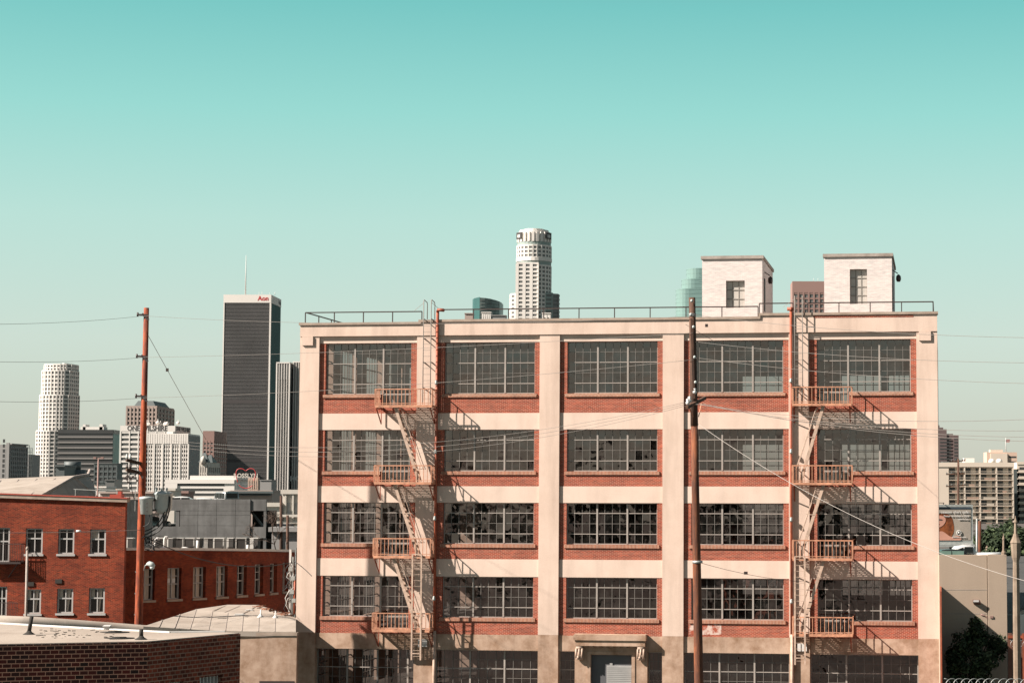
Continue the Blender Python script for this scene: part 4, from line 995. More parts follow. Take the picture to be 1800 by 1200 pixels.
# sign frame building
e, W, D, H = tower('peach_hotel', 'narrow peach hotel block behind the heart shaped sign frame', 'building', 436, 453, 456, 839, 850, 0, group=G)
w = core(e, W, D, H, 0); cs = gridf(w, 'F', W, 6, 0, H-.5, 5, 4, .35, .9, .3); w.build('wall', M['peachw'], e); windows(e, W, cs, M['gdark'])
sg = empty('rooftop_sign', (kx(432)*840, 840, zz(432, 862, 840)), 'red heart outline sign with pale ROSSLYN lettering on a rooftop frame', 'sign')
o = Vector(sg.location)
def PS(px, py): return at(px, py, 840) - o
hp = [(418, 847), (415, 836), (415, 828), (418, 824), (423, 823), (428, 824), (432, 828), (436, 824), (441, 823), (446, 824), (449.5, 829), (449, 836), (446, 845)]
def sm3(L_, n=3):
    for _ in range(n): L_ = [L_[0]] + [q for a, b_ in zip(L_, L_[1:]) for q in (tuple(a[i]*.75+b_[i]*.25 for i in (0, 1)), tuple(a[i]*.25+b_[i]*.75 for i in (0, 1)))] + [L_[-1]]
    return L_
h = MB(); h.path([PS(*q) for q in sm3(hp, 2)], .17, 6); h.build('heart_outline', M['signred'], sg)
h = MB(); h.path([PS(*q) for q in sm3([(420, 852), (424, 856), (431, 858), (438, 857), (444, 853)], 2)], .19, 6); h.build('heart_point', M['signred'], sg)
l = letters('ROSSLYN', 2.5, M['ivory'], bold=.06, sx=.95); l.parent = sg; l.location = PS(432, 836)
f_ = MB()
for px in (415, 423, 432, 441, 450): f_.bar(PS(px, 862)+Vector((0, .5, 0)), PS(px, 826)+Vector((0, .5, 0)), .07)
for py in (840, 850, 859): f_.bar(PS(414, py)+Vector((0, .5, 0)), PS(450, py)+Vector((0, .5, 0)), .1)
f_.build('frame', M['greyconc'], sg)
def block(name, label, xl, xr, ytop, Y, m_, dep=12, rows=0, cols=0, cat='building', g=None, side=None):
    e, W, D, H = tower(name, label, cat, xl, xr, side, ytop, Y, 0, dep, group=g)
    w = core(e, W, D, H, 0); cs = []
    if rows: cs = gridf(w, 'F', W, D, max(0, H-rows*3.2-.6), H-.6, cols, rows, .6, 1.2, .3)
    w.box(-.2, W+.2, -.35, D, H, H+.35); w.build('wall', M[m_], e)
    if cs: windows(e, W, cs, M['gdark'], off=.03)
    return e, W, D, H
GL = 'low blocks at the foot of downtown'
block('grey_block', 'plain grey block right of the heart sign', 457, 477, 844, 1000, 'greyconc', g=GL)
e, W, D, H = block('corniced_building', 'brown old building with dark overhanging cornice above the parking garage', 407, 478, 864.5, 420, 'pinkstone', 10, 0, 0, g=GL)
c = MB(); c.box(-.6, W+.4, -.9, 0, H-.25, H+.2)
for k in range(34): c.box(W*k/34, W*k/34+.12, -.7, 0, H-.7, H-.25)
c.build('cornice', M['slate'], e)
block('small_block', 'small pink block with dark openings left of the wooden pole', 157, 167, 855, 500, 'peachw', 8, g=GL)
block('small_block', 'low white box-like block behind the red roof vent', 165, 186, 857, 460, 'paleconc', 8, g=GL)
block('small_block', 'small grey glazed block beside the lamp mast', 185, 201, 844, 700, 'gmid', 10, g=GL)
block('small_block', 'flat cream block under the lettered office', 201, 214, 861, 520, 'peachw', 8, 1, 3, g=GL)
block('small_block', 'long low tan block at the horizon behind the pole', 176, 290, 867, 400, 'pinkstone', 8, 1, 14, g=GL)
block('small_block', 'dark low block in front of the banded office', 165, 206, 815, 1100, 'slate', 10, 3, 5, g=GL)
block('small_block', 'small cream block with one dark doorway above the garage', 295, 307, 862, 300, 'ivory', 4, g=GL)
block('small_block', 'tiny brown block between the cream block and the pick-up roofs', 300, 330, 866.5, 320, 'brown', 4, g=GL)
e, W, D, H = block('dark_block', 'dark flat block with curved glazed front behind the tent roof', 98, 113, 820, 420, 'slate', 8, g=GL)
e = empty('round_plant_room', (kx(128)*430, 430, 0), 'dark drum shaped plant room with small windows behind the tent roof', 'building', 0, GL)
t = MB(); t.lathe((0, 0, 0), [(2.5, 0), (2.5, zz(128, 825, 430))], 20); t.lathe((-.2, 0, zz(128, 825, 430)), [(1.7, 0), (1.7, zz(128, 811, 430)-zz(128, 825, 430))], 20); t.build('wall', M['slate'], e)
# lamp mast
q0, q1 = at(174, 868, 260), at(173, 805, 260)
lm = empty('lamp_mast', (q1.x, 260, 0), 'tall brown lamp mast with crossbar standing before the dark banded office', 'lamp mast')
t = MB(); t.tube((0, 0, 0), (0, 0, q1.z), .13, .09); t.bar((-.5, 0, q1.z), (.55, 0, q1.z), .12); t.build('mast', M['brown'], lm)
for dx in (-.45, .5): t = MB(); t.box(dx-.18, dx+.18, -.15, .15, q1.z-.1, q1.z+.16); t.build('lamp_head', M['brown'], lm)
# ---------------- towers over the warehouse roof
Yt = 2350; xc = kx(936.5, 500)*Yt
e = empty('crowned_round_tower', (xc, Yt+18, 0), 'tall cream round tower with stepped glass crown rising behind the warehouse', 'skyscraper', 0, G)
def ringp(r, n=24, ph=0): return [(r*math.cos(2*math.pi*(k+ph)/n), r*math.sin(2*math.pi*(k+ph)/n)) for k in range(n)]
R_ = (kx(967)-kx(906))*Yt/2
za, zb_, zcr, zt = zz(936, 560, Yt), zz(936, 458, Yt), zz(936, 424, Yt), zz(936, 404, Yt)
poly_tower(e, [(ringp(R_), 0, zz(936, 466, Yt), 5.2), (ringp(R_), zz(936, 452, Yt), zz(936, 431, Yt), 4.6)], M['paleconc'], M['gmid'], 1.7, 1.9, 4.75)
w = MB(); w.prism(ringp(R_+.2, 30), zz(936, 466, Yt), zz(936, 458, Yt)); w.build('glass_ring', M['tealgrey'], e)
w = MB(); w.prism(ringp(R_+1, 30), zz(936, 458, Yt), zz(936, 452, Yt)); w.build('stone_ring', M['paleconc'], e)
w = MB(); w.prism(ringp(R_-.3, 30), zz(936, 431, Yt), zz(936, 424, Yt)); w.build('glass_ring', M['tealgrey'], e)
w = MB(); w.prism(ringp(R_-1.5, 30), zcr, zt-1)
for k in range(24):
    t_ = 2*math.pi*k/24; c_ = Vector((math.cos(t_), math.sin(t_), 0)); d_ = Vector((-c_.y, c_.x, 0)); w.obox(c_*(R_-1.6)-d_*1.3+Vector((0, 0, zcr)), d_*2.6, c_*1.8, Vector((0, 0, zt-zcr-2)))
w.prism(ringp(R_-3, 24), zt-1, zt+1.2); w.prism(ringp(R_-8, 24), zt+1.2, zt+2.6); w.build('crown', M['paleconc'], e)
for sx_, an in ((1, -32), (-1, 215)):
    s_ = MB(); t_ = math.radians(an); c_ = Vector((math.cos(t_), math.sin(t_), 0)); d_ = Vector((-c_.y, c_.x, 0)); s_.obox(c_*(R_+.3)-d_*5.5+Vector((0, 0, zcr+3.5)), d_*11, c_*.6, Vector((0, 0, 7.5))); s_.build('sign_board', M['signdark'], e)
    l = letters('us', 6.5, M['white'], bold=.3); l.parent = e; l.location = c_*(R_+1.1)+Vector((0, 0, zcr+7.2)); l.rotation_euler = (0, 0, math.atan2(d_.y, d_.x))
# inner drum (narrower face) and the lower wings
Wg = lambda px: kx(px, 540)*Yt - xc
poly_tower(e, [([(Wg(893.5), 6), (Wg(897), -8), (Wg(914), -14), (Wg(915), 8)], 0, zz(936, 516, Yt), 6.0)], M['paleconc'], M['gmid'], 2.2, 2.2, 4.75, 60, 'left_wing')
poly_tower(e, [([(Wg(958), -14), (Wg(970), -13), (Wg(970.5), 8), (Wg(958), 8)], 0, zz(936, 515, Yt), 12.0)], M['tealgrey'], M['gmid'], 2, 1.9, 4.75, 20, 'right_wing')  # shade of the right-hand wing is put into its grey teal colour
poly_tower(e, [([(Wg(970), -10), (Wg(979.5), -6), (Wg(981), 8), (Wg(970), 8)], 0, zz(936, 516, Yt), 8.0)], M['greyconc'], M['gmid'], 2, 1.9, 4.75, 20, 'outer_wing')  # coloured grey for the same shaded side
poly_tower(e, [([(Wg(909), -R_-.8), (Wg(946), -R_-.8), (Wg(946.5), -10), (Wg(909), -10)], 0, zz(936, 463, Yt), 9.2)], M['paleconc'], M['gmid'], 3.6, 2.2, 4.75, 100, 'front_bay')
# curved dark glass building
Yt = 2000; xc = kx(843, 550)*Yt; e = empty('curved_glass_building', (xc, Yt, 0), 'small dark teal glass building with curved front just above the warehouse roofline', 'building', 0, G)
Wg = lambda px: kx(px, 550)*Yt - xc
w = MB(); w.prism([(Wg(828), 14), (Wg(832), 5), (0, 0), (.1, 40), (Wg(828), 40)], 0, lambda x, y: zz(836, 524, Yt) + (x+8)*.15); w.build('left_face', M['gteal'], e)
w = MB(); w.prism([(0.2, 0), (Wg(852), 1.0), (Wg(862), 3.5), (Wg(870), 7), (Wg(876), 12), (Wg(878.5), 20), (Wg(878.5), 40), (.2, 40)], 0, lambda x, y: zz(843, 523, Yt) - .0105*x*x*.75); w.build('curved_front', M['curved'], e)
for k in range(9):
    b_ = MB(); z = zz(843, 528, Yt)-k*3.2; b_.path([(.2, -.2, z), (Wg(852), .8, z), (Wg(862), 3.3, z), (Wg(870), 6.8, z), (Wg(876), 11.8, z)], .18, 4); b_.build('floor_line', M['slate'], e)
GR = 'low roofs showing just above the warehouse parapet'
block('rooftop_block', 'small brown block left of the curved glass building', 816, 830, 551.5, 900, 'pinkstone', 6, g=GR)
block('rooftop_block', 'small grey block with dark openings before the curved glass building', 846, 862, 549.5, 900, 'paleconc', 6, 1, 4, g=GR)
block('rooftop_block', 'low grey sloping block right of the curved glass building', 862, 888, 555, 900, 'greyconc', 6, g=GR)
block('rooftop_block', 'small white block with two windows right of the crowned round tower', 952.5, 967, 551, 900, 'paleconc', 6, 1, 2, g=GR)
# teal stepped round tower
Yt = 1900; xc = kx(1222)*Yt; e = empty('teal_glass_tower', (xc, Yt, 0), 'pale teal glass tower with three rounded setbacks beside the left stair tower', 'skyscraper', 0, G)
M['teal'] = plain('pale teal mirror glass', (.30, .46, .43), .22, .25, .05, .03, .8)
for (pl, py, pb) in ((1188, 507, 900), (1198, 489.5, 507), (1206.5, 471, 489.5)):
    xl = kx(pl, 520)*Yt-xc; r = 12.0; w = MB(); w.prism([(xl, 30), (xl, r)] + [(xl+r-r*math.cos(math.radians(a)), r-r*math.sin(math.radians(a))) for a in range(15, 91, 15)] + [(30, 0), (30, 30)], 0 if pb > 800 else zz(1200, pb, Yt), zz(1200, py, Yt)); w.build('glass_tier', M['teal'], e)
    z1 = zz(1200, py, Yt); nb = 12 if pb > 800 else 4
    for k in range(nb):
        b_ = MB(); b_.path([(xl-.05, 20, z1-1-k*3.9), (xl-.05, r, z1-1-k*3.9)] + [(xl+r-(r+.05)*math.cos(math.radians(a)), r-(r+.05)*math.sin(math.radians(a)), z1-1-k*3.9) for a in range(15, 91, 15)] + [(25, -.05, z1-1-k*3.9)], .10, 4); b_.build('floor_line', M['tealline'], e)
# brown tower between the stair towers
e, W, D, H = tower('brown_grid_tower', 'reddish brown tower with square windows between the two white stair towers', 'skyscraper', 1393, 1460, None, 494.5, 1500, 0, 25, group=G)
w = core(e, W, D, H, 0); cs = gridf(w, 'F', W, D, H-8.3-3.85*12, H-8.3, 7, 12, 1.25, 1.2, .5); w.box(-.01, W, -.5, 0, H-8.3, H); w.build('wall', M['brown'], e); windows(e, W, cs, M['gmid'])
for px in (1432, 1440): c = MB(); x = kx(px)*1500-e.location.x; c.tube((x, 5, H), (x, 5, H+2.8), .15, .1, 6); c.build('mast', M['white'], e)
# stepped dark tower at the right
e = empty('stepped_dark_tower', (kx(1649)*1700, 1700, 0), 'dark brown stepped old tower at the right edge of the warehouse', 'skyscraper', 0, G)
o = Vector(e.location)
M['dbrown'] = plain('dark brown masonry', (.17, .12, .115), .8, 0, .08, .03)
sx_ = [(1640, 1652.5, 747), (1652.5, 1659, 751), (1659, 1665, 754), (1665, 1676.5, 762), (1676.5, 1686, 764.5)]
w = MB()
for (a, b_, py) in sx_: w.box(kx(a)*1700-o.x, kx(b_)*1700-o.x, 0 if a != 1665 else .8, 20, 0, zz(a, py, 1700))
w.build('wall', M['dbrown'], e)
for j in range(9):
    for (a, b_) in ((1653, 1659), (1660, 1673), (1678, 1684)):
        z = zz(1660, 771, 1700)-j*2.75; c = MB(); c.box(kx(a)*1700-o.x, kx(b_)*1700-o.x, -.12, 0, z-.7, z+.5); c.build('window', M['gdark'], e)
# ================================================================ right side
M['apt'] = plain('cream apartment wall', (.82, .70, .58), .8, 0, .05, .1); M['balcd'] = plain('shaded balcony recess', (.20, .17, .15), .9, 0, .3, .3); M['orangep'] = plain('orange brown balcony screen', (.60, .38, .28), .8)
e, W, D, H = tower('apartment_building', 'long cream apartment building with stacked balconies across its front', 'apartment building', 1630, 1780, None, 820.5, 880, 0, 14)
XX = lambda px: kx(px)*880 - e.location.x
x0, x1 = XX(1667), XX(1780); fh = 2.74; w = MB()
w.box(0, x0, -1.6, 14, 0, H); w.box(x0, x1, 0, 14, 0, H); w.box(0, x1+.4, -1.9, 14, H, H+1.9)
w.v += []; w.build('wall', M['apt'], e)
bd = [XX(p) for p in (1667, 1695, 1722, 1751, 1780)]
w = MB()
for x in bd[1:]: w.box(x-.28, x+.28, -1.75, 0, 0, H)
w.build('fin_walls', M['apt'], e)
random.seed(5)
nf = 11
for j in range(nf):
    z = H-fh*(j+1)
    for i in range(4):
        b_ = MB(); a, c = bd[i]+.3, bd[i+1]-.3
        b_.box(a-.02, c+.02, -1.9, 0, z-.25, z, 0); b_.bar((a, -1.85, z+1.0), (c, -1.85, z+1.0), .09)
        b_.bar((a, -1.85, z+.5), (c, -1.85, z+.5), .06)
        bo = b_.build('balcony', M['apt'], e)
        g_ = MB(); g_.box(a+.2, a+(c-a)*.42, -.06, 0, z+.05, z+2.2); g_.build('window', M['gdark'], bo); g_ = MB(); g_.box(a+(c-a)*.78, c-.3, -.06, 0, z+.3, z+2.2); g_.build('window', M['gdark'], bo)
        r = random.random()
        if r < .5:
            s_ = MB(); s_.box(a+(c-a)*random.uniform(.1, .4), a+(c-a)*random.uniform(.55, 1), -1.8, -1.72, z+.05, z+.85); s_.build('screen', M['orangep'] if r < .18 else M['apt'], bo)
e2, W, D, H2 = tower('apartment_wing', 'right wing of the apartment complex beyond the dark gap', 'apartment building', 1788, 1830, None, 812, 900, 0, 14)
w = MB(); w.box(0, W, 0, 14, 0, H2); w.box(-.1, W, -.3, 0, H2-1, H2+.2)
w.build('wall', M['apt'], e2)
for j in range(10):
    z = H2-1.6-fh*(j+1); b_ = MB(); b_.box(0, W, -1.5, 0, z-.25, z); b_.box(.3, W, -1.5, -1.4, z, z+.9); bo = b_.build('balcony', M['apt'], e2)
    g_ = MB(); g_.box(1, 3.5, -.06, 0, z+.1, z+2.2); g_.build('window', M['gdark'], bo); g_ = MB(); g_.box(5, 8, -.06, 0, z+.1, z+2.2); g_.build('window', M['gdark'], bo)
e3, W, D, H3 = tower('stair_core', 'dark recessed stair core between the two apartment wings', 'apartment building', 1776, 1792, None, 824, 900, 0, 8); MB().box(0, W, 0, 8, 0, H3).build('wall', M['slate'], e3)
random.seed(9)
for i, (px, w_, h_, lab) in enumerate(((1662, 6, 1.2, 'low dark plant box at the left of the apartment roof'), (1703, 9, 4.4, 'white plant box at the middle of the apartment roof'), (1744, 3.5, 4.6, 'left white domed plant on the apartment roof'), (1757, 3.5, 4.8, 'right white domed plant on the apartment roof'))):
    x = kx(px)*888; b_ = MB()
    if i < 2: b_.box(x-w_*.5*.5, x+w_*.5*.5, 886, 890, H+1.9, H+1.9+h_*.45)
    else: b_.lathe((x, 888, H+1.9), [(1.4, 0), (1.4, .9), (1.0, 1.5), (.2, 1.8)], 12)
    tag(b_.build('rooftop_plant', M['slate'] if i == 0 else M['paleconc']), lab, 'plant unit')
e, W, D, H = tower('peach_building', 'peach building with white blind wall and small flag above the apartments', 'building', 1735, 1788, None, 794.5, 1300, 0, 14)
w = MB(); w.box(0, W, 0, D, 0, H); w.box(W*.12, W*.67, -1, 0, 0, H-.8, 1); w.box(W*.13, W*.55, 2, 8, H, H+1.7, 1); w.build('wall', [M['peachw'], M['apt']], e)
for k in range(3):
    g_ = MB(); z = H-2.5-k*3.2; g_.box(W*.72, W*.97, -.1, 0, z-1, z); g_.build('window', M['gdark'], e)
fp = empty('flagpole', (kx(1769)*1302, 1302, H), 'white flagpole with small red and white flag on the peach building', 'flagpole')
t = MB(); t.tube((0, 0, 0), (0, 0, zz(1769, 769, 1300)-H), .28, .15, 6); t.build('pole', M['white'], fp)
fl = MB(); zt = zz(1769, 772, 1300)-H
for k in range(5): fl.box(.2, 2.6+.3*math.sin(k), -.05+.1*(k % 2), .05+.1*(k % 2), zt-.3*(k+1)*1.1, zt-.3*k*1.1, k % 2)
fl.build('flag', [M['signred'], M['white']], fp)
# utility poles
M['wood'] = brick('x', (0,)*3, (0,)*3, (0,)*3) if False else None
def wood(name, c1, c2):
    c1, c2 = al(c1), al(c2)
    mm, t, b = mat(name); b.inputs['Roughness'].default_value = .85
    n = noise(t, 7, 8, .8, stretch=(1, 1, .10)); r = ramp_(t, n.outputs['Fac'], [(.40, c2), (.56, c1)])
    n2 = noise(t, 1.6, 6, .7, stretch=(1, 1, .3)); r2 = ramp_(t, n2.outputs['Fac'], [(.42, (0, 0, 0)), (.62, (.85, .85, .85))])
    t.links.new(mixc(t, r2.outputs[0], r.outputs[0], c2), b.inputs['Base Color']); bump(t, b, n.outputs['Fac'], .6, .02); return mm
M['woodred'] = wood('red brown creosoted wood', (.66, .13, .032), (.14, .024, .010)); M['woodbrown'] = wood('old brown pole wood', (.19, .085, .045), (.04, .018, .01)); M['woodorange'] = wood('orange brown pole wood', (.32, .095, .03), (.07, .022, .01))
M['can'] = plain('pale grey transformer paint', (.55, .60, .58), .45, 0, .08, 3)
Yp = 108.0
def AP(px, py, Y=Yp): return at(px, py, Y)
lp_ = empty('utility_pole', (AP(239, 1100).x, Yp, 0), 'red brown wooden utility pole with two grey transformers left of the warehouse', 'utility pole', 0, 'wooden utility poles')
o = Vector(lp_.location)
def L0(px, py, dy=0): q = at(px, py, Yp+dy) - o; return q
top, bot = L0(257.5, 541), L0(243.5, 1100)
slope = (top-bot)/(top.z-bot.z); base = bot + slope*(0-bot.z)
def rad(z): return .235 - (.235-.135)*z/top.z
t = MB(); zs = [0, 5, 10, 15, top.z]; t.path([base + slope*z for z in zs], [rad(z) for z in zs], 16); t.build('shaft', M['woodred'], lp_)
for py in (553, 626, 696):
    c = L0(254+(553-py)*.02, py, -.15); b_ = MB(); b_.bar(c+Vector((-.32, 0, 0)), c+Vector((.2, 0, -.02)), .1, .09); b_.bar(c+Vector((-.12, 0, .05)), c+Vector((.22, 0, -.28)), .12, .1); b_.tube(c+Vector((-.36, 0, -.1)), c+Vector((-.36, 0, .12)), .05, n=8); b_.build('insulator_bracket', M['blackmetal'], lp_)
for py in (809, 826):
    b_ = MB(); b_.bar(L0(222, py-1, -.75), L0(246, py+5, -.2), .13, .16); b_.bar(L0(246, py+5, -.2), L0(257, py+8, .35), .13, .16); xa = b_.build('crossarm', M['woodbrown'], lp_)
    for px in (223, 229):
        i_ = MB(); i_.lathe(L0(px, py-2, -.7), [(.03, 0), (.07, .08), (.07, .14), (.04, .17), (.06, .24), (.02, .28)], 8); i_.build('insulator', M['can'] if py < 815 else M['blackmetal'], xa)
random.seed(21)
t = MB()
for k in range(9):
    a = L0(random.uniform(222, 244), random.uniform(812, 832), -.6); b_ = a+Vector((random.uniform(-.25, .35), 0, -random.uniform(.25, .7))); c = (a+b_)/2+Vector((random.uniform(-.15, .15), 0, -.12)); t.path([a, c, b_], .018, 5); t.box(b_.x-.05, b_.x+.06, b_.y-.04, b_.y+.04, b_.z-.06, b_.z+.05)
t.build('fuse_cutouts', M['blackmetal'], lp_)['kind'] = 'stuff'
t = MB(); t.path([L0(229, 836, -.5), L0(232, 862, -.5), L0(236, 878, -.4), L0(243, 881, -.3)], .02, 6); t.build('jumper_cable', M['black'], lp_)
# transformers
c = L0(257.5, 876, -.1); h = (904-876)/F*Yp
t = MB(); R_ = .36; hh = L0(257, 903, -.1).z-c.z; t.lathe(c, [(.24, hh-.02), (.29, hh), (.36, -.05), (.39, -.03), (.39, .06), (.33, .1), (.1, .13)], 24); t1 = t.build('transformer', M['can'], lp_, label='smaller tapered transformer nearer the pole')
for k in range(3):
    i_ = MB(); i_.lathe((c.x+.12, c.y-.36, c.z-.25-.2*k), [(.02, -.03), (.035, 0), (.02, .03)], 6); i_.build('bushing', M['blackmetal'], t1)
c = L0(287, 868, .4); t = MB(); hh = L0(287, 902, .4).z-c.z; t.lathe(c, [(.2, hh-.04), (.36, hh+.08), (.46, hh+.3), (.48, -.05), (.51, -.03), (.51, .06), (.42, .12), (.1, .17)], 26); t2 = t.build('transformer', M['can'], lp_, label='larger round transformer on the right')
for k in range(3):
    i_ = MB(); q = c+Vector((-.3+.28*k, -.3, .12)); i_.lathe(q, [(.03, 0), (.07, .05), (.04, .1), (.07, .15), (.02, .22)], 8); i_.build('bushing', M['can'], t2)
t = MB(); t.bar(L0(250, 880, 0), L0(275, 878, .1), .12, .12); t.bar(L0(250, 898, 0), L0(275, 896, .1), .1, .1); t.build('transformer_mount', M['blackmetal'], lp_)
for k, (x_, y_, pts_) in enumerate(((0, 0, [(297, 872), (297, 885), (292, 905), (283, 922), (270, 932), (252, 941)]), (0, 0, [(295, 872), (293, 890), (288, 902), (278, 921), (262, 931), (253, 933)]), (0, 0, [(299, 872), (299, 890), (294, 913), (284, 930), (266, 942), (252, 946)]), (0, 0, [(263, 905), (264, 915), (260, 922), (252, 925)]), (0, 0, [(258, 880), (254, 890), (252, 903)]))):
    t = MB(); t.path([L0(px, py, -.3 if k > 2 else .1) for px, py in sm3(pts_, 2)], .032 if k < 3 else .022, 6); t.build('cable_loop', M['black'], lp_)
t = MB(); a = L0(253, 1002, -.15); b_ = L0(259, 991, -.4); t.path([a, L0(255, 994, -.3), b_], .03, 6); s1 = t.build('lamp_bracket', M['galv'], lp_)
t = MB(); t.path([L0(258, 991, -.4), L0(262, 990, -.42), L0(267, 992, -.45), L0(271, 995, -.47)], [.06, .13, .15, .08], 10); t.lathe(L0(267.5, 999, -.44), [(.02, -.06), (.1, 0), (.13, .1)], 10); t.build('lamp_head', M['can'], s1)
for py in (1005, 1043, 1080):
    t = MB(); q = L0(247-(py-1005)*.02-1, py, -.1); t.bar(q, q+Vector((-.24, 0, 0)), .03); t.bar(q+Vector((-.24, 0, 0)), q+Vector((-.24, 0, .05)), .03); t.build('step', M['galv'], lp_)
t = MB()
for k in range(26):
    a = L0(random.uniform(252, 272), random.uniform(940, 962), random.uniform(-.3, .2)); t.path([a, a+Vector((random.uniform(-.2, .4), 0, random.uniform(-.3, .1))), a+Vector((random.uniform(-.1, .5), 0, random.uniform(-.4, .1)))], .022, 5)
t.build('cable_tangle', M['black'], lp_)['kind'] = 'stuff'
# centre pole
Yc = 80.0
cp_ = empty('utility_pole', (at(1229, 1200, Yc).x, Yc, 0), 'tall weathered brown utility pole standing before the warehouse', 'utility pole', 0, 'wooden utility poles')
o2 = Vector(cp_.location)
def C0(px, py, dy=0): return at(px, py, Yc+dy) - o2
top, bot = C0(1216.5, 523), C0(1228.5, 1200); slope = (top-bot)/(top.z-bot.z); base = bot+slope*(-bot.z)
mid_ = C0(1222, 735).z
def rad2(z): return .20 - .085*z/top.z
zs = [0, 4, 8, 12, mid_]; t = MB(); t.path([base+slope*z for z in zs], [rad2(z)+.0 for z in zs], 16); t.build('shaft', M['woodorange'], cp_)
zs = [mid_-.3, 16, 18, top.z]; t = MB(); t.path([base+slope*z for z in zs], [rad2(z)+.012 for z in zs], 16); t.build('upper_shaft', M['woodbrown'], cp_)
t = MB(); t.bar(C0(1215.5, 560, -.22), C0(1220, 700, -.22), .08, .06); t.build('stub_strip', M['woodbrown'], cp_)
t = MB(); t.bar(C0(1207, 716, -1.0), C0(1239, 699, .9), .12, .12); xa = t.build('crossarm', M['woodbrown'], cp_)
for px, py, dy in ((1209, 711, -.9), (1212, 707, -.7), (1221, 692, -.2)):
    i_ = MB(); i_.lathe(C0(px, py, dy), [(.03, -.02), (.08, .04), (.08, .1), (.05, .13), (.07, .2), (.02, .24)], 8); i_.build('insulator', M['white'], xa)
t = MB(); t.bar(C0(1211, 715, -.75), C0(1219, 733, -.1), .03); t.bar(C0(1233, 708, .6), C0(1228, 732, .1), .03); t.build('arm_brace', M['orange'], cp_)
for px, py in ((1216, 529), (1214.5, 553), (1219, 575), (1221, 628), (1222.5, 672)):
    i_ = MB(); i_.lathe(C0(px, py, -.24), [(.02, -.05), (.055, -.02), (.055, .04), (.02, .07)], 8); i_.build('insulator', M['can'], cp_)
t = MB()
for py in (552, 555): t.lathe(C0(1217, py), [(.15, -.02), (.15, .02)], 12)
t.build('strap', M['galv'], cp_)
# ---- parking deck at the right with its wall, cars, lamps
def DK(px, py, Y): return at(px, py, Y)
M['deckwall'] = stucco('tan painted deck wall', (.60, .47, .365), (.54, .42, .325), .3, .4, .7, .12)
Yd = 107.9
dk = empty('retaining_wall', (at(1649, 980, Yd).x, Yd, 0), 'tan smooth retaining wall of the street deck right of the warehouse', 'wall')
o3 = Vector(dk.location); zD = at(1700, 975, Yd).z; xR = at(1765, 1000, Yd).x-o3.x
w = MB(); w.box(.05, xR-.9, 0, .5, 0, zD); w.build('wall', M['deckwall'], dk)
w = MB(); w.box(xR-.86, xR+.12, -.06, .5, 0, zD+.02); w.build('end_pier', M['deckwall'], dk)
for py in (1036, 1078, 1174): MB().box(.05, xR-.9, -.006, 0, at(1700, py, Yd).z-.015, at(1700, py, Yd).z+.015).build('joint', M['cap'], dk)
wl_ = empty('wall_lamp', (at(1718, 1058, Yd).x, Yd, at(1718, 1058, Yd).z), 'brown box wall lamp on the tan retaining wall', 'wall lamp')
t = MB(); q = Vector((0, 0, 0)); t.obox((-.28, -.26, .04), (.36, 0, 0), (.10, .25, -.16), (0, 0, .12)); t.build('housing', M['brown'], wl_)
t = MB(); t.obox((-.24, -.27, .03), (.28, 0, 0), (.0, .03, 0), (0, 0, .1)); t.build('lens', M['white'], wl_)
fd = empty('fallen_lamp_cable', (at(1740, 1083, Yd).x, Yd-.1, at(1740, 1083, Yd).z), 'brown cable with small junction box crossing the tan wall above the dark tree', 'cable')
t = MB(); t.path([at(px, py, Yd-.03)-Vector(fd.location) for px, py in ((1724, 1079), (1731, 1081), (1736, 1086), (1746, 1085), (1756, 1084), (1766, 1081))], .03, 6); t.build('cable', M['brown'], fd)
t = MB(); t.box(.0, .16, .0, .1, -.08, .04); t.build('junction_box', M['brown'], fd)
# low screen wall running towards the street, seen edge on: it throws the slanting shadow
sw = MB(); q = at(1652, 1030, Yd); d_ = Vector((q.x, q.y, 0)).normalized(); n_ = Vector((d_.y, -d_.x, 0))
a_ = Vector((q.x, q.y-.01, 0)); sw.obox(a_ - d_*5.5, n_*.08, d_*5.5, Vector((0, 0, q.z))); tag(sw.build('screen_wall', M['rust']), 'thin rust red screen wall seen edge on at the right corner of the warehouse', 'wall')
# deck surface
MB().prism([(at(1640, 980, 114).x, 114), (at(1752, 980, 114).x, 114), (52, 230), (at(1640, 980, 230).x, 230)], 4.9, 5.1).build('street_deck', M['asph'])['kind'] = 'structure'
# cars
M['carwhite'] = plain('white car paint', (.80, .80, .78), .25, 0, .02, 1, .6); M['cardark'] = plain('dark car paint', (.03, .035, .035), .2, 0, .05, 1, .6); M['carglass'] = plain('car window glass', (.02, .025, .025), .15, 0, .1, 1, .3); M['cargreen'] = plain('greenish car window', (.25, .40, .33), .1, 0, .15, 2, .6); M['tyre'] = plain('tyre rubber', (.02, .02, .02), .85); M['carsilver'] = plain('silver grey car paint', (.45, .46, .46), .3, .3, .05, 1, .6)
def loft(secs, m_, name, parent):
    """secs: list of (x, half width, z_low, z_high) cross sections with rounded shoulders"""
    mb = MB(); prof = []
    for x, hw, zl, zh in secs:
        r_ = min(.12, (zh-zl)*.3); base_ = len(mb.v); prof.append(base_)
        mb.v += [(x, -hw*.96, zl), (x, -hw, zl+r_), (x, -hw*.97, zh-r_), (x, -hw*.86, zh), (x, hw*.86, zh), (x, hw*.97, zh-r_), (x, hw, zl+r_), (x, hw*.96, zl)]
    for a, b_ in zip(prof, prof[1:]):
        for k in range(8): mb.f.append((a+k, b_+k, b_+(k+1) % 8, a+(k+1) % 8)); mb.m.append(0); mb.sm.append(k in (1, 2, 4, 5))
    mb.f.append(tuple(prof[0]+k for k in range(8))); mb.f.append(tuple(prof[-1]+k for k in reversed(range(8)))); mb.m += [0, 0]; mb.sm += [False, False]
    return mb.build(name, m_, parent)
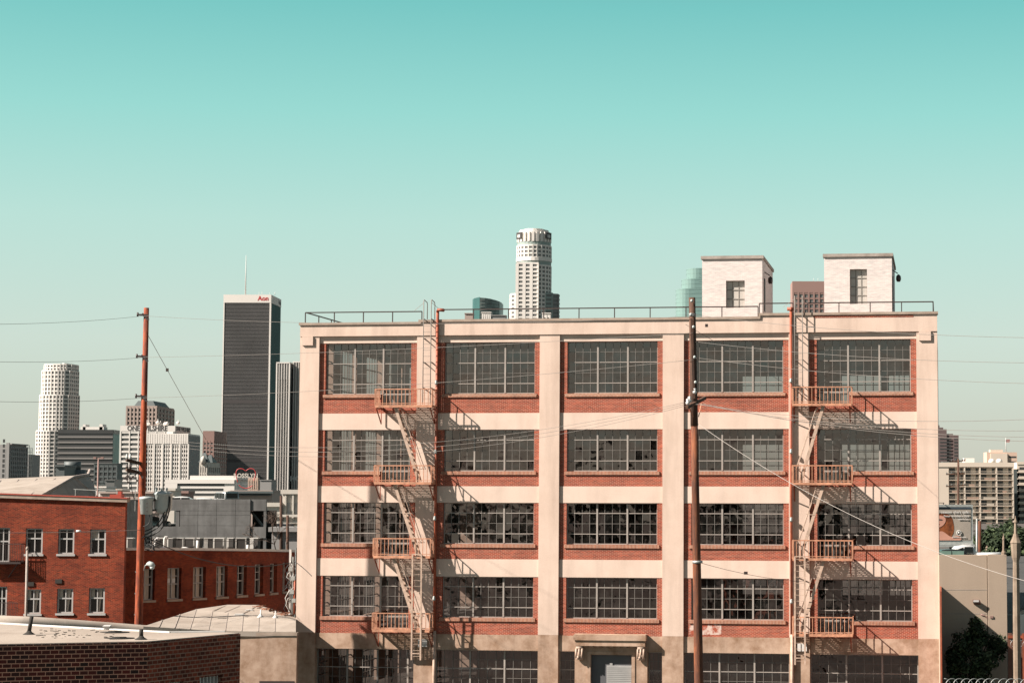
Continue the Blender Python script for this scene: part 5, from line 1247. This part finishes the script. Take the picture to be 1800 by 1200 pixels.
def car(px, Y, z, rz, label, paint, glass, kind='sedan', cat='car', group=None):
    e = empty('parked_car' if kind != 'pickup' else 'pickup_truck', (kx(px)*Y, Y, z), label, cat, rz, group)
    if kind == 'pickup':
        loft([(-2.7, .85, .5, 1.0), (-2.6, .95, .4, 1.15), (-1.4, .97, .38, 1.2), (-.3, .97, .38, 1.2)], paint, 'body', e)
        cab = loft([(-1.5, .9, 1.15, 1.2), (-.95, .84, 1.15, 1.78), (-.3, .82, 1.15, 1.88), (.55, .82, 1.15, 1.86), (.85, .86, .4, 1.3)], paint, 'cab', e)
        g_ = MB()
        for s_ in (-1, 1):
            g_ = MB(); g_.prism([(-1.1, s_*.84), (-.38, s_*.84), (-.38, s_*.9), (-1.1, s_*.9)], 1.22, lambda x, y: 1.70 if x > -.6 else 1.45); g_.build('car_window', glass, e); g_ = MB(); g_.prism([(-.28, s_*.84), (.5, s_*.84), (.5, s_*.9), (-.28, s_*.9)], 1.22, 1.74); g_.build('car_window', glass, e)
        loft([(.86, .97, .4, 1.2), (2.0, .97, .4, 1.2), (3.2, .95, .45, 1.2)], paint, 'cargo_bed', e)
        wx = (-1.75, 2.0)
    else:
        hi = 1.45 if kind == 'sedan' else 1.85
        loft([(-2.2, .7, .45, .7), (-2.05, .84, .32, .82), (-1.1, .88, .28, .92 if kind == 'sedan' else 1.1), (1.4, .88, .28, .98 if kind == 'sedan' else 1.1), (2.1, .82, .34, .9 if kind == 'sedan' else 1.1), (2.25, .7, .5, .8)], paint, 'body', e)
        if kind == 'sedan': loft([(-1.2, .8, .9, .93), (-.45, .66, .9, hi-.06), (.2, .64, .9, hi), (.9, .66, .9, hi-.06), (1.75, .78, .9, .96)], paint, 'cabin', e)
        else: loft([(-1.15, .82, 1.08, 1.1), (-.8, .78, 1.08, hi-.05), (2.1, .78, 1.08, hi), (2.2, .8, 1.08, 1.15)], paint, 'cabin', e)
        g_ = MB()
        for s_ in (-1, 1):
            y0_, y1_ = (s_*.70, s_*.80) if kind == 'sedan' else (s_*.76, s_*.83)
            xs = ((-.75, .18), (.26, 1.15)) if kind == 'sedan' else ((-.75, -.05), (.05, .95), (1.05, 1.95))
            for a, b_ in xs: g_ = MB(); g_.prism([(a, y0_), (b_, y0_), (b_, y1_), (a, y1_)], .98 if kind == 'sedan' else 1.15, hi-.14); g_.build('car_window', glass, e)
        if kind != 'sedan': g_ = MB(); g_.box(2.16, 2.24, -.62, .62, 1.15, hi-.15); g_.build('rear_window', glass, e); g_ = MB(); g_.box(-1.06, -.98, -.6, .6, 1.18, 1.5); g_.build('windscreen', glass, e)
        wx = (-1.35, 1.35)
    for x in wx:
        for s_ in (-1, 1):
            t = MB(); t.tube((x, s_*.68, .33), (x, s_*.9, .33), .33, n=16); wh_ = t.build('wheel', M['tyre'], e)
            r_ = MB(); r_.tube((x, s_*.86, .33), (x, s_*.912, .33), .2, n=12); r_.build('rim', M['galv'], wh_)
    return e
zK = zD-.7
car(1697, 190, at(1697, 957.5, 190).z-1.88, .04, 'white crew cab pickup truck parked behind the dark car on the deck', M['carwhite'], M['carglass'], 'pickup', 'pickup truck')
car(1664, 158, at(1660, 964, 158).z-1.45, .05, 'dark sedan with greenish windows parked behind the tan wall', M['cardark'], M['cargreen'], 'sedan')
GC = 'cars parked on the garage roof'
zg = at(340, 877, 218).z
car(395, 221, zg-1.05, -1.0, 'boxy silver jeep-like car with dark windows on the garage roof', M['carsilver'], M['carglass'], 'suv', 'car', GC)
car(316, 221, zg-1.15, .1, 'white rounded car at the left of the garage roof', M['carwhite'], M['carglass'], 'sedan', 'car', GC)
car(355, 223, zg-1.3, .1, 'low white car in the middle of the garage roof', M['carwhite'], M['carglass'], 'sedan', 'car', GC)
car(262, 220, at(262, 925, 220).z-.35, .05, 'silver car seen through the open lower deck of the garage', M['carsilver'], M['carglass'], 'sedan', 'car', GC)
# billboard
by = 205.0; BX = lambda px: kx(px)*by
bb = empty('billboard', (BX(1680), by, 0), 'billboard with a red haired girl portrait and white writing above the parked cars', 'billboard')
o4 = Vector(bb.location)
def B0(px, py, dy=0): return at(px, py, by+dy)-o4
def flat(pts_, dy, m_, name, par, th_=.02):
    mb = MB(); n = len(pts_); A_ = [B0(px, py, 0) for px, py in pts_]
    mb.v += [(p.x, dy, p.z) for p in A_] + [(p.x, dy+th_, p.z) for p in A_]; mb.f.append(tuple(range(n))); mb.f.append(tuple(reversed(range(n, 2*n))))
    for i in range(n): mb.f.append(((i+1) % n, i, n+i, n+(i+1) % n))
    mb.m = [0]*(n+2); mb.sm = [False]*(n+2); return mb.build(name, m_, par)
w = MB(); a, b_ = B0(1630, 956), B0(1710, 886.5); w.box(a.x, b_.x, 0, .5, a.z, b_.z); w.box(a.x, b_.x+.1, -.5, .2, a.z-.25, a.z); w.build('frame', M['galv'], bb)
M['poster'] = stucco('printed tan grey backdrop', (.36, .32, .28), (.52, .45, .38), .25, .35, .65, .1); M['hair'] = stucco('printed auburn hair', (.40, .12, .04), (.16, .05, .02), 1.2, .4, .6, .5); M['skin'] = plain('printed skin tone', (.66, .33, .24), .7, 0, .15, .6); M['navy'] = plain('dark blue strip', (.04, .06, .08), .6)
pa = flat([(1631, 949), (1706.5, 949), (1706.5, 891), (1631, 891)], -.03, M['poster'], 'poster', bb)
flat([(1631, 894.5), (1706.5, 894.5), (1706.5, 890.5), (1631, 890.5)], -.055, M['navy'], 'top_strip', pa)
flat(sm3([(1640, 949), (1640, 903), (1652, 902), (1668, 903), (1674, 910), (1677, 925), (1676, 938), (1670, 945), (1662, 949)], 2), -.05, M['hair'], 'hair', pa)
flat(sm3([(1640, 930), (1641, 906), (1650, 905), (1660, 907), (1663, 913), (1660, 921), (1653, 926), (1645, 928)], 2), -.075, M['skin'], 'face', pa)
flat(sm3([(1640, 949), (1645, 936), (1655, 932), (1664, 938), (1672, 944), (1684, 940), (1692, 944), (1688, 949)], 2), -.072, M['skin'], 'shoulder', pa)
flat([(1648.5, 913), (1651, 911.8), (1655.5, 912), (1656.5, 913.4), (1653, 914)], -.095, M['signdark'], 'eye', pa)
flat([(1644, 921), (1648, 919.6), (1652, 920.6), (1648, 922.5)], -.095, M['signred'], 'mouth', pa)
def btext(s_, px, py, size, wpx):
    l = letters(s_, size, M['white'], bold=.004, depth=.01); l.parent = pa; q = B0(px, py); l.location = (q.x, -.1, q.z)
    bpy.context.view_layer.update(); tw = wpx/F*by; l.scale = (tw/max(.01, l.dimensions.x),)+(1, 1)
btext("the reason she's safe.", 1673, 899.5, .37, 62); btext('Foster or Adopt a Child', 1681, 906.5, .28, 44); btext('children.org', 1693, 912, .22, 18); btext('children services', 1686, 943.5, .2, 24)
c_ = B0(1685.5, 936); t = MB(); t.path([(c_.x+.22*math.cos(k*math.pi/8), -.1, c_.z+.25*math.sin(k*math.pi/8)) for k in range(17)], .035, 6); t.lathe((c_.x, -.1, c_.z+.02), [(.01, -.1), (.11, .0), (.01, .13)], 8); t.build('emblem', M['white'], pa)
l = letters('000500', .3, M['white'], bold=.01, depth=.01); l.parent = bb; q = B0(1698, 955.5); l.location = (q.x, -.56, q.z-.05)
for px in (1708, 1672):
    t = MB(); q = B0(px, 958); t.tube((q.x, .3, 0), (q.x, .3, q.z), .16, n=10); t.build('post', M['woodorange'], bb)
t = MB(); q = B0(1655, 886); t.bar((q.x-1, -.3, q.z+.15), (q.x+.2, -.3, q.z+.15), .06); t.bar((q.x+.2, -.3, q.z+.15), (q.x+.2, .2, q.z), .06); t.build('light_bracket', M['blackmetal'], bb)
def bare_pole(px0, py0, px1, py1, Y, r0, r1, m_, name, label, cat):
    a, b_ = at(px0, py0, Y), at(px1, py1, Y); s_ = (a-b_)/(a.z-b_.z); t = MB(); t.path([b_ - s_*b_.z, b_, a], [r0, r0*.9, r1], 12); return tag(t.build(name, m_), label, cat)
up = empty('utility_pole', (at(1683, 900, 240).x, 240, 0), 'distant brown utility pole with three crossarms before the apartment building', 'utility pole', 0, 'wooden utility poles'); o5 = Vector(up.location)
t = MB(); q = at(1684.5, 806, 240)-o5; t.tube((0, 0, 0), q, .19, .12, 10); t.build('shaft', M['woodbrown'], up)
for py, x0_, x1_ in ((810, 1672, 1697), (832.5, 1663, 1696), (853.5, 1663, 1697)):
    a, b_ = at(x0_, py+1, 240)-o5, at(x1_, py-1, 240)-o5; t = MB(); t.bar(a, b_, .1, .13); xa = t.build('crossarm', M['woodbrown'], up)
    for s_ in (.04, .3, .8, .96): i_ = MB(); q = a.lerp(b_, s_); i_.lathe(q+Vector((0, 0, .05)), [(.04, 0), (.08, .1), (.03, .2)], 6); i_.build('insulator', M['slate'], xa)
bare_pole(1722, 915, 1722, 968, 215, .22, .16, M['woodorange'], 'wooden_post', 'short orange brown wooden post beside the pale lamp post', 'post')
bare_pole(1717, 911, 1717, 968, 210, .11, .09, M['galv'], 'lamp_post', 'pale straight metal post right of the billboard', 'post')
# viaduct lamp columns
M['column'] = stucco('weathered viaduct concrete', (.38, .30, .23), (.20, .14, .10), 1, .4, .7, .4)
def pylon(px, ptop, pbot, Y, lantern, label, r=.24):
    q = at(px, ptop, Y); e = empty('lamp_column', (q.x, Y, 0), label, 'lamp column', 0, 'ornate concrete lamp columns along the viaduct')
    z = q.z; t = MB(); t.lathe((0, 0, 0), [(r*1.5, 0), (r*1.4, z*.5), (r*1.25, z*.75), (r, z-1.2), (r*1.25, z-1.15), (r*1.25, z-1.0), (r*.7, z-.9), (r*.5, z-.35), (r*.75, z-.3), (r*.2, z-.1), (.02, z)], 8, smooth=False); t.build('shaft', M['column'], e)
    if lantern:
        zl = at(px, lantern, Y).z; t = MB(); t.lathe((0, -.02, zl), [(r*1.1, -.55), (r*1.6, -.35), (r*2.0, .3), (r*2.2, .34), (r*1.2, .6), (r*.9, .75)], 8, smooth=False); t.build('lantern', M['can'] if False else M['column'], e)
    return e
pylon(1764, 937, 1200, 108.5, None, 'left concrete lamp column beside the tan wall end', .105)
pylon(1785, 906, 1200, 97, 966, 'tall concrete lamp column with eight sided lantern', .125)
pylon(1735, 958, 975, 240, None, 'small distant lamp column behind the white pickup', .3)
for (px, py, lab) in ((1757, 966, 'small curved white street lamp arm beside the pickup'), (1795, 966, 'curved white street lamp arm at the right edge')):
    q = at(px-8, py+10, 260); t = MB(); t.path([Vector((q.x, 260, 0)), q, q+Vector((.1, 0, .35)), at(px-2, py-1, 260), at(px+6, py-3, 260)], .09, 6); tag(t.build('street_lamp', M['white']), lab, 'street lamp')
# more street stuff behind the right column
car(1777, 190, at(1777, 1030, 190).z-1.0, .1, 'white car in the street below the viaduct lamps', M['carwhite'], M['carglass'], 'sedan', 'car')
block('street_shop', 'white low shop beyond the lamp columns at the right edge', 1768, 1815, 1030, 180, 'paleconc', 6)
tr_ = []
M['leaf'] = plain('dark green leaves', (.028, .045, .02), .8, 0, .6, .8, .2); M['leaf2'] = plain('mid green leaves', (.07, .10, .04), .75, 0, .5, .8, .3); M['bark'] = plain('tree bark', (.12, .08, .06), .9)
def tree(x, y, zb, h, rx, rz_, n, label, cat='tree', ls=.25, leaf='leaf', seed=1, group=None, name='tree', flat_=.8):
    rnd = random.Random(seed); e = empty(name, (x, y, zb), label, cat, 0, group)
    t = MB(); cz = h-rz_; t.path([(0, 0, 0), (rnd.uniform(-.1, .1)*rx, 0, cz*.6), (rnd.uniform(-.15, .15)*rx, 0, cz)], [.06*h*.5, .04*h*.5, .025*h*.5], 8)
    tips = []
    for k in range(7):
        a_ = rnd.uniform(0, 6.28); q = Vector((math.cos(a_)*rx*.55, math.sin(a_)*rx*.55, cz+rnd.uniform(-.2, .5)*rz_)); t.path([(0, 0, cz*.7), q*.6+Vector((0, 0, cz*.35)), q], [.02*h*.5, .014*h*.5, .006*h*.5], 6); tips.append(q)
    t.build('trunk', M['bark'], e)
    cl = []
    for k in range(26):
        while True:
            p_ = Vector((rnd.uniform(-1, 1), rnd.uniform(-1, 1), rnd.uniform(-1, 1)))
            if .25 < p_.length < 1: break
        cl.append((Vector((p_.x*rx, p_.y*rx*flat_, cz+p_.z*rz_)), rnd.uniform(.22, .42)*min(rx, rz_)))
    mb = MB()
    for k in range(n):
        c, r_ = cl[rnd.randrange(len(cl))]; d_ = Vector((rnd.gauss(0, 1), rnd.gauss(0, 1), rnd.gauss(0, 1))).normalized(); p_ = c + d_*r_*rnd.uniform(.55, 1.15)
        nrm = (d_+Vector((rnd.gauss(0, .5), rnd.gauss(0, .5), rnd.gauss(.3, .5)))).normalized(); a_ = nrm.cross(Vector((rnd.gauss(0, 1), rnd.gauss(0, 1), 1))).normalized(); b_ = nrm.cross(a_); s_ = ls*rnd.uniform(.6, 1.3)
        mb.quad(p_-a_*s_-b_*s_*.1, p_-b_*s_*.55, p_+a_*s_, p_+b_*s_*.5, 0 if rnd.random() < .7 else 1)
    mb.build('crown', [M[leaf], M['leaf2']], e); return e
GT = 'dark street trees below the apartment building'
for i, (px, ytop, Y, rx, lab) in enumerate(((1738, 935, 250, 3.6, 'left dark street tree right of the billboard'), (1765, 925, 262, 4.6, 'tall dark street tree between the lamp columns'), (1793, 920, 255, 4.8, 'rightmost dark street tree at the frame edge'), (1752, 960, 235, 3.2, 'lower bushy street tree behind the pickup bed'))):
    zt_ = at(px, ytop, Y).z; tree(kx(px)*Y, Y, 0, zt_, rx, zt_*.42, 3800, lab, ls=.34, seed=30+i, group=GT)
tq = at(1716, 1140, 106); tree(tq.x, 106, 0, at(1725, 1090, 106).z, 1.35, 1.8, 4200, 'dark leafy tree against the tan retaining wall', ls=.12, seed=77)
tq = at(1693, 1140, 105); tree(tq.x, 105, 0, at(1690, 1124, 105).z, .8, 1.7, 3000, 'lower dark bush at the warehouse corner', 'bush', ls=.11, seed=78, name='bush')
# bare twiggy tree between garage and warehouse
rnd = random.Random(4); q = at(488, 960, 150); e = empty('bare_tree', (q.x, 150, 0), 'leafless twiggy tree between the garage and the warehouse', 'tree')
t = MB()
def tw(p_, d_, L_, r_, lv):
    q_ = p_+d_*L_; t.path([p_, q_], [r_, r_*.7], 5)
    if lv: 
        for _ in range(3): tw(q_, (d_+Vector((rnd.gauss(0, .45), rnd.gauss(0, .3), rnd.gauss(0, .3)))).normalized(), L_*.72, r_*.65, lv-1)
tw(Vector((0, 0, 0)), Vector((0, 0, 1)), q.z-1.0, .12, 0); tw(Vector((0, 0, q.z-1.0)), Vector((-.2, 0, 1)).normalized(), 1.2, .05, 5); t.build('branches', M['bark'], e)
bare_pole(494, 871, 494, 965, 160, .14, .1, M['woodbrown'], 'utility_pole', 'slim dark pole with small pins before the ornate white block', 'utility pole')
bare_pole(505.5, 905, 505.5, 960, 150, .12, .1, M['woodbrown'], 'utility_pole', 'shorter dark pole nearest the warehouse corner', 'utility pole')
block('grey_shed', 'grey shed wall low behind the bare tree', 478, 540, 934, 160, 'greyconc', 4)
# service riser on the curved building's end
sv = empty('service_riser', (at(514, 1000, 116).x, 116, 0), 'service conduits and looped cables at the right end of the curved red building', 'conduit'); o6 = Vector(sv.location)
def S0(px, py, dy=0): return at(px, py, 116+dy)-o6
t = MB(); q = S0(510, 965); t.box(S0(508, 1000).x, S0(511.5, 1000).x, 0, .15, 0, q.z); t.build('corner_board', M['white'], sv)
t = MB(); q = S0(514, 978); t.tube((q.x, .1, 0), (q.x, .1, q.z), .07); t.build('conduit', M['galv'], sv)
t = MB(); q = S0(518.5, 1018); t.tube((q.x, -.05, S0(518, 1078).z), (q.x, -.05, q.z), .05); t.build('conduit', M['rust'], sv)
t = MB(); t.tube((S0(520, 1000).x, 0, 0), (S0(520, 965).x, 0, S0(520, 962).z), .04); t.build('conduit', M['slate'], sv)
for k in range(16):
    t = MB(); a = S0(random.uniform(508, 520), random.uniform(985, 1060)); b_ = a+Vector((random.uniform(-.35, .2), 0, -random.uniform(.5, 1.2))); c = (a+b_)/2+Vector((random.choice((-.3, .15)), -.05, 0)); t.path([a, (a+c)/2+Vector((-.05, 0, .05)), c, b_], .02, 5); t.build('cable', M['black'] if k % 3 else M['white'], sv)
for py in (1016, 1000, 1040, 1055): t = MB(); q = S0(random.uniform(511, 518), py); t.box(q.x-.12, q.x+.1, -.12, .05, q.z-.1, q.z+.12); t.build('junction_box', M['galv'], sv)
# fence, dark gate wall and razor wire at the lower right
M['fence'] = plain('brown timber fence', (.16, .065, .04), .85, 0, .3, 2)
fn_ = empty('timber_fence', (at(1772, 1150, 104).x, 104, 0), 'dark brown timber fence below the lamp columns at the right edge', 'fence'); o7 = Vector(fn_.location)
zt_ = at(1780, 1112, 104).z
for k in range(9): t = MB(); t.box(k*.22, k*.22+.2, 0, .05, 0, zt_-.05*(k % 2)); t.build('board', M['fence'], fn_)
t = MB(); t.box(0, 2.1, -.06, -.002, zt_-.25, zt_-.12); t.box(.72, .8, -.08, -.061, 0, zt_); t.build('rail', M['rust'], fn_)
tw_ = MB(); tw_.box(at(1768, 1100, 108).x, at(1830, 1100, 108).x, 108, 108.4, 0, at(1780, 1080, 108).z); tag(tw_.build('dark_wall', M['slate']), 'dark wall behind the timber fence at the right edge', 'wall')
def razor(x0_, x1_, Y, z, r, n, label):
    mb = MB(); pts_ = [Vector((x0_+(x1_-x0_)*k/(n*14) + .0, Y+r*.6*math.sin(2*math.pi*k/14)*.8, z+r*math.cos(2*math.pi*k/14))) for k in range(n*14+1)]
    pts_ = [p_+Vector((r*.9*math.sin(2*math.pi*k/14), 0, 0)) for k, p_ in enumerate(pts_)]
    mb.path(pts_, .011, 4); return tag(mb.build('razor_wire', M['galv']), label, 'razor wire')
Yr = 60.0; a, b_ = at(1660, 1200, Yr), at(1830, 1200, Yr); r_ = 8.0/F*Yr
razor(a.x, b_.x, Yr, at(1700, 1200, Yr).z, r_, 13, 'coil of bright razor wire along the bottom right edge of the view')
fw = MB(); fw.box(a.x-.6, b_.x, Yr+.3, Yr+.34, 0, at(1700, 1212, Yr).z); tag(fw.build('fence_panel', M['slate']), 'dark fence panel carrying the razor wire', 'fence')
a, b_ = at(1776, 1130, 100), at(1812, 1130, 100); razor(a.x, b_.x, 100, a.z, .16, 5, 'short coil of razor wire on the timber fence')
# ================================================================ overhead wires
M['wire'] = plain('weathered wire', (.22, .20, .18), .6); M['wirel'] = plain('bright cable', (.50, .45, .41), .5)
def wire(p_, q_, sag, r, label, m_='wire', group='overhead lines', n=24, name='overhead_wire', cat='wire'):
    mb = MB(); mb.path([p_.lerp(q_, k/n) - Vector((0, 0, sag*4*(k/n)*(1-k/n))) for k in range(n+1)], r, 5); return tag(mb.build(name, M[m_]), label, cat, group)
A3 = [at(253, 555, Yp-.3), at(252, 628, Yp-.3), at(251, 699, Yp-.3)]
C3 = [at(1214, 556, Yc-.3), at(1218, 585, Yc-.3), at(1219, 632, Yc-.3)]
nm = ['top', 'middle', 'lowest']
for i, (a, yl) in enumerate(zip(A3, (567, 631.5, 701))): wire(at(-60, yl+3, 82), a, .12, .008, nm[i]+' of the three lines running from the left edge to the transformer pole')
for i in range(3): wire(A3[i], C3[i], (.35, .15, .25)[i], .008, nm[i]+' of the three lines between the two tall poles')
wire(at(258, 585, Yp), at(362, 772, 120), 0, .014, 'straight guy wire slanting down right from the transformer pole', name='guy_wire')
ins = MB(); q = at(294, 650, Yp+8.6); ins.box(q.x-.07, q.x+.07, q.y-.05, q.y+.05, q.z-.09, q.z+.09); tag(ins.build('strain_insulator', M['blackmetal']), 'small dark insulator on the slanting guy wire', 'insulator')
for i, (py, yr) in enumerate(((553, 588), (588, 632), (632, 669))): wire(at(1217+i, (553, 600, 628)[i], Yc), at(1860, yr+6, 70), .2, .008, nm[i]+' of the three lines running from the centre pole to the right edge')
for i, (yl, yr) in enumerate(((700, 726), (712, 748), (720, 760), (724, 768))): wire(at(1208+8*i, 708, Yc), at(1860, yr+8, 66), .35, .008, ('upper', 'second', 'third', 'lowest')[i]+' of the four lines from the crossarm to the right edge')
for i, yl in enumerate((780, 785, 790)): wire(at(-60, yl+2, 96) if False else at(300, yl-6, 92), at(1208, 706+3*i, Yc), .9+.1*i, .007, ('upper', 'middle', 'lower')[i]+' of the low lines sagging to the centre pole crossarm')
wire(at(1223, 742, Yc), at(1850, 1033, 70), .75, .0095, 'bright thick cable falling from the centre pole to the lower right', 'wirel')
wire(at(-60, 936, 96), at(247, 931, Yp-.2), .05, .014, 'pale cable with a white clamp crossing the red building', 'wirel')
q = at(138, 933, 95.4); t = MB(); t.tube(q-Vector((.1, 0, 0)), q+Vector((.12, 0, 0)), .05); tag(t.build('cable_clamp', M['white']), 'white clamp on the pale cable before the red building', 'clamp')
wire(at(254, 942, Yp), at(514, 988, 116), .75, .028, 'thick black cable drooping from the transformer pole to the warehouse corner', 'black')
wire(at(254, 938, Yp), at(550, 938, 118), .4, .012, 'thin dark line from the transformer pole over the condensers', 'black')
wire(at(516, 985, 112), at(548, 1012, 109.6), -.05, .02, 'short black service drop entering the warehouse corner', 'black')
wire(at(1205, 570, Yc), at(1500, 745, 108.5), 0, .008, 'thin guy line crossing the warehouse from the centre pole', name='guy_wire')
q = at(1242, 572, Yc+4); t = MB(); t.box(q.x-.06, q.x+.06, q.y-.05, q.y+.05, q.z-.06, q.z+.06); tag(t.build('strain_insulator', M['blackmetal']), 'small dark insulator beside the centre pole top', 'insulator')

wire(at(1226, 987, Yc), at(1420, 1022, 100), .15, .009, 'thin dark guy wire from the centre pole strap with small insulator', 'black', name='guy_wire')
q = at(1311, 1006.5, Yc+8.2); t = MB(); t.box(q.x-.08, q.x+.08, q.y-.06, q.y+.06, q.z-.06, q.z+.06); tag(t.build('strain_insulator', M['blackmetal']), 'small dark insulator low on the centre pole guy wire', 'insulator')
t = MB(); t.lathe(C0(1226, 987), [(.2, -.05), (.2, .05)], 12); t.build('strap', M['galv'], cp_)
# wood on the photographer's side of the street: the lower panes mirror it
rnd = random.Random(12); mb = MB()
for k in range(13):
    tx_ = -98 + k*7.6 + rnd.uniform(-2, 2); ty_ = -42 + rnd.uniform(-6, 6); th_ = rnd.choice((9.5, 11, 13, 15.5, 8.5)); rr = rnd.uniform(2.6, 4.4)
    mb.path([(tx_, ty_, 0), (tx_+.3, ty_, th_*.7)], [.35, .15], 6)
    for j in range(240):
        a_ = rnd.uniform(0, 6.28); el = rnd.uniform(-1, 1); r_ = rr*math.sqrt(max(0, 1-el*el))*rnd.uniform(.4, 1.05); c_ = Vector((tx_+r_*math.cos(a_), ty_+r_*math.sin(a_), th_-rr*1.1+el*rr*1.1)); u_ = Vector((rnd.gauss(0, 1), rnd.gauss(0, 1), rnd.gauss(0, 1))).normalized()*.8; v_ = u_.cross(Vector((rnd.gauss(0, 1), rnd.gauss(0, 1), rnd.gauss(0, 1)))).normalized()*.6
        mb.quad(c_-u_-v_, c_+u_-v_, c_+u_+v_, c_-u_+v_, 1)
tag(mb.build('tree_line', [M['bark'], M['leaf']]), 'leafy trees across the street mirrored in the lower windows', 'tree line', kind='stuff')
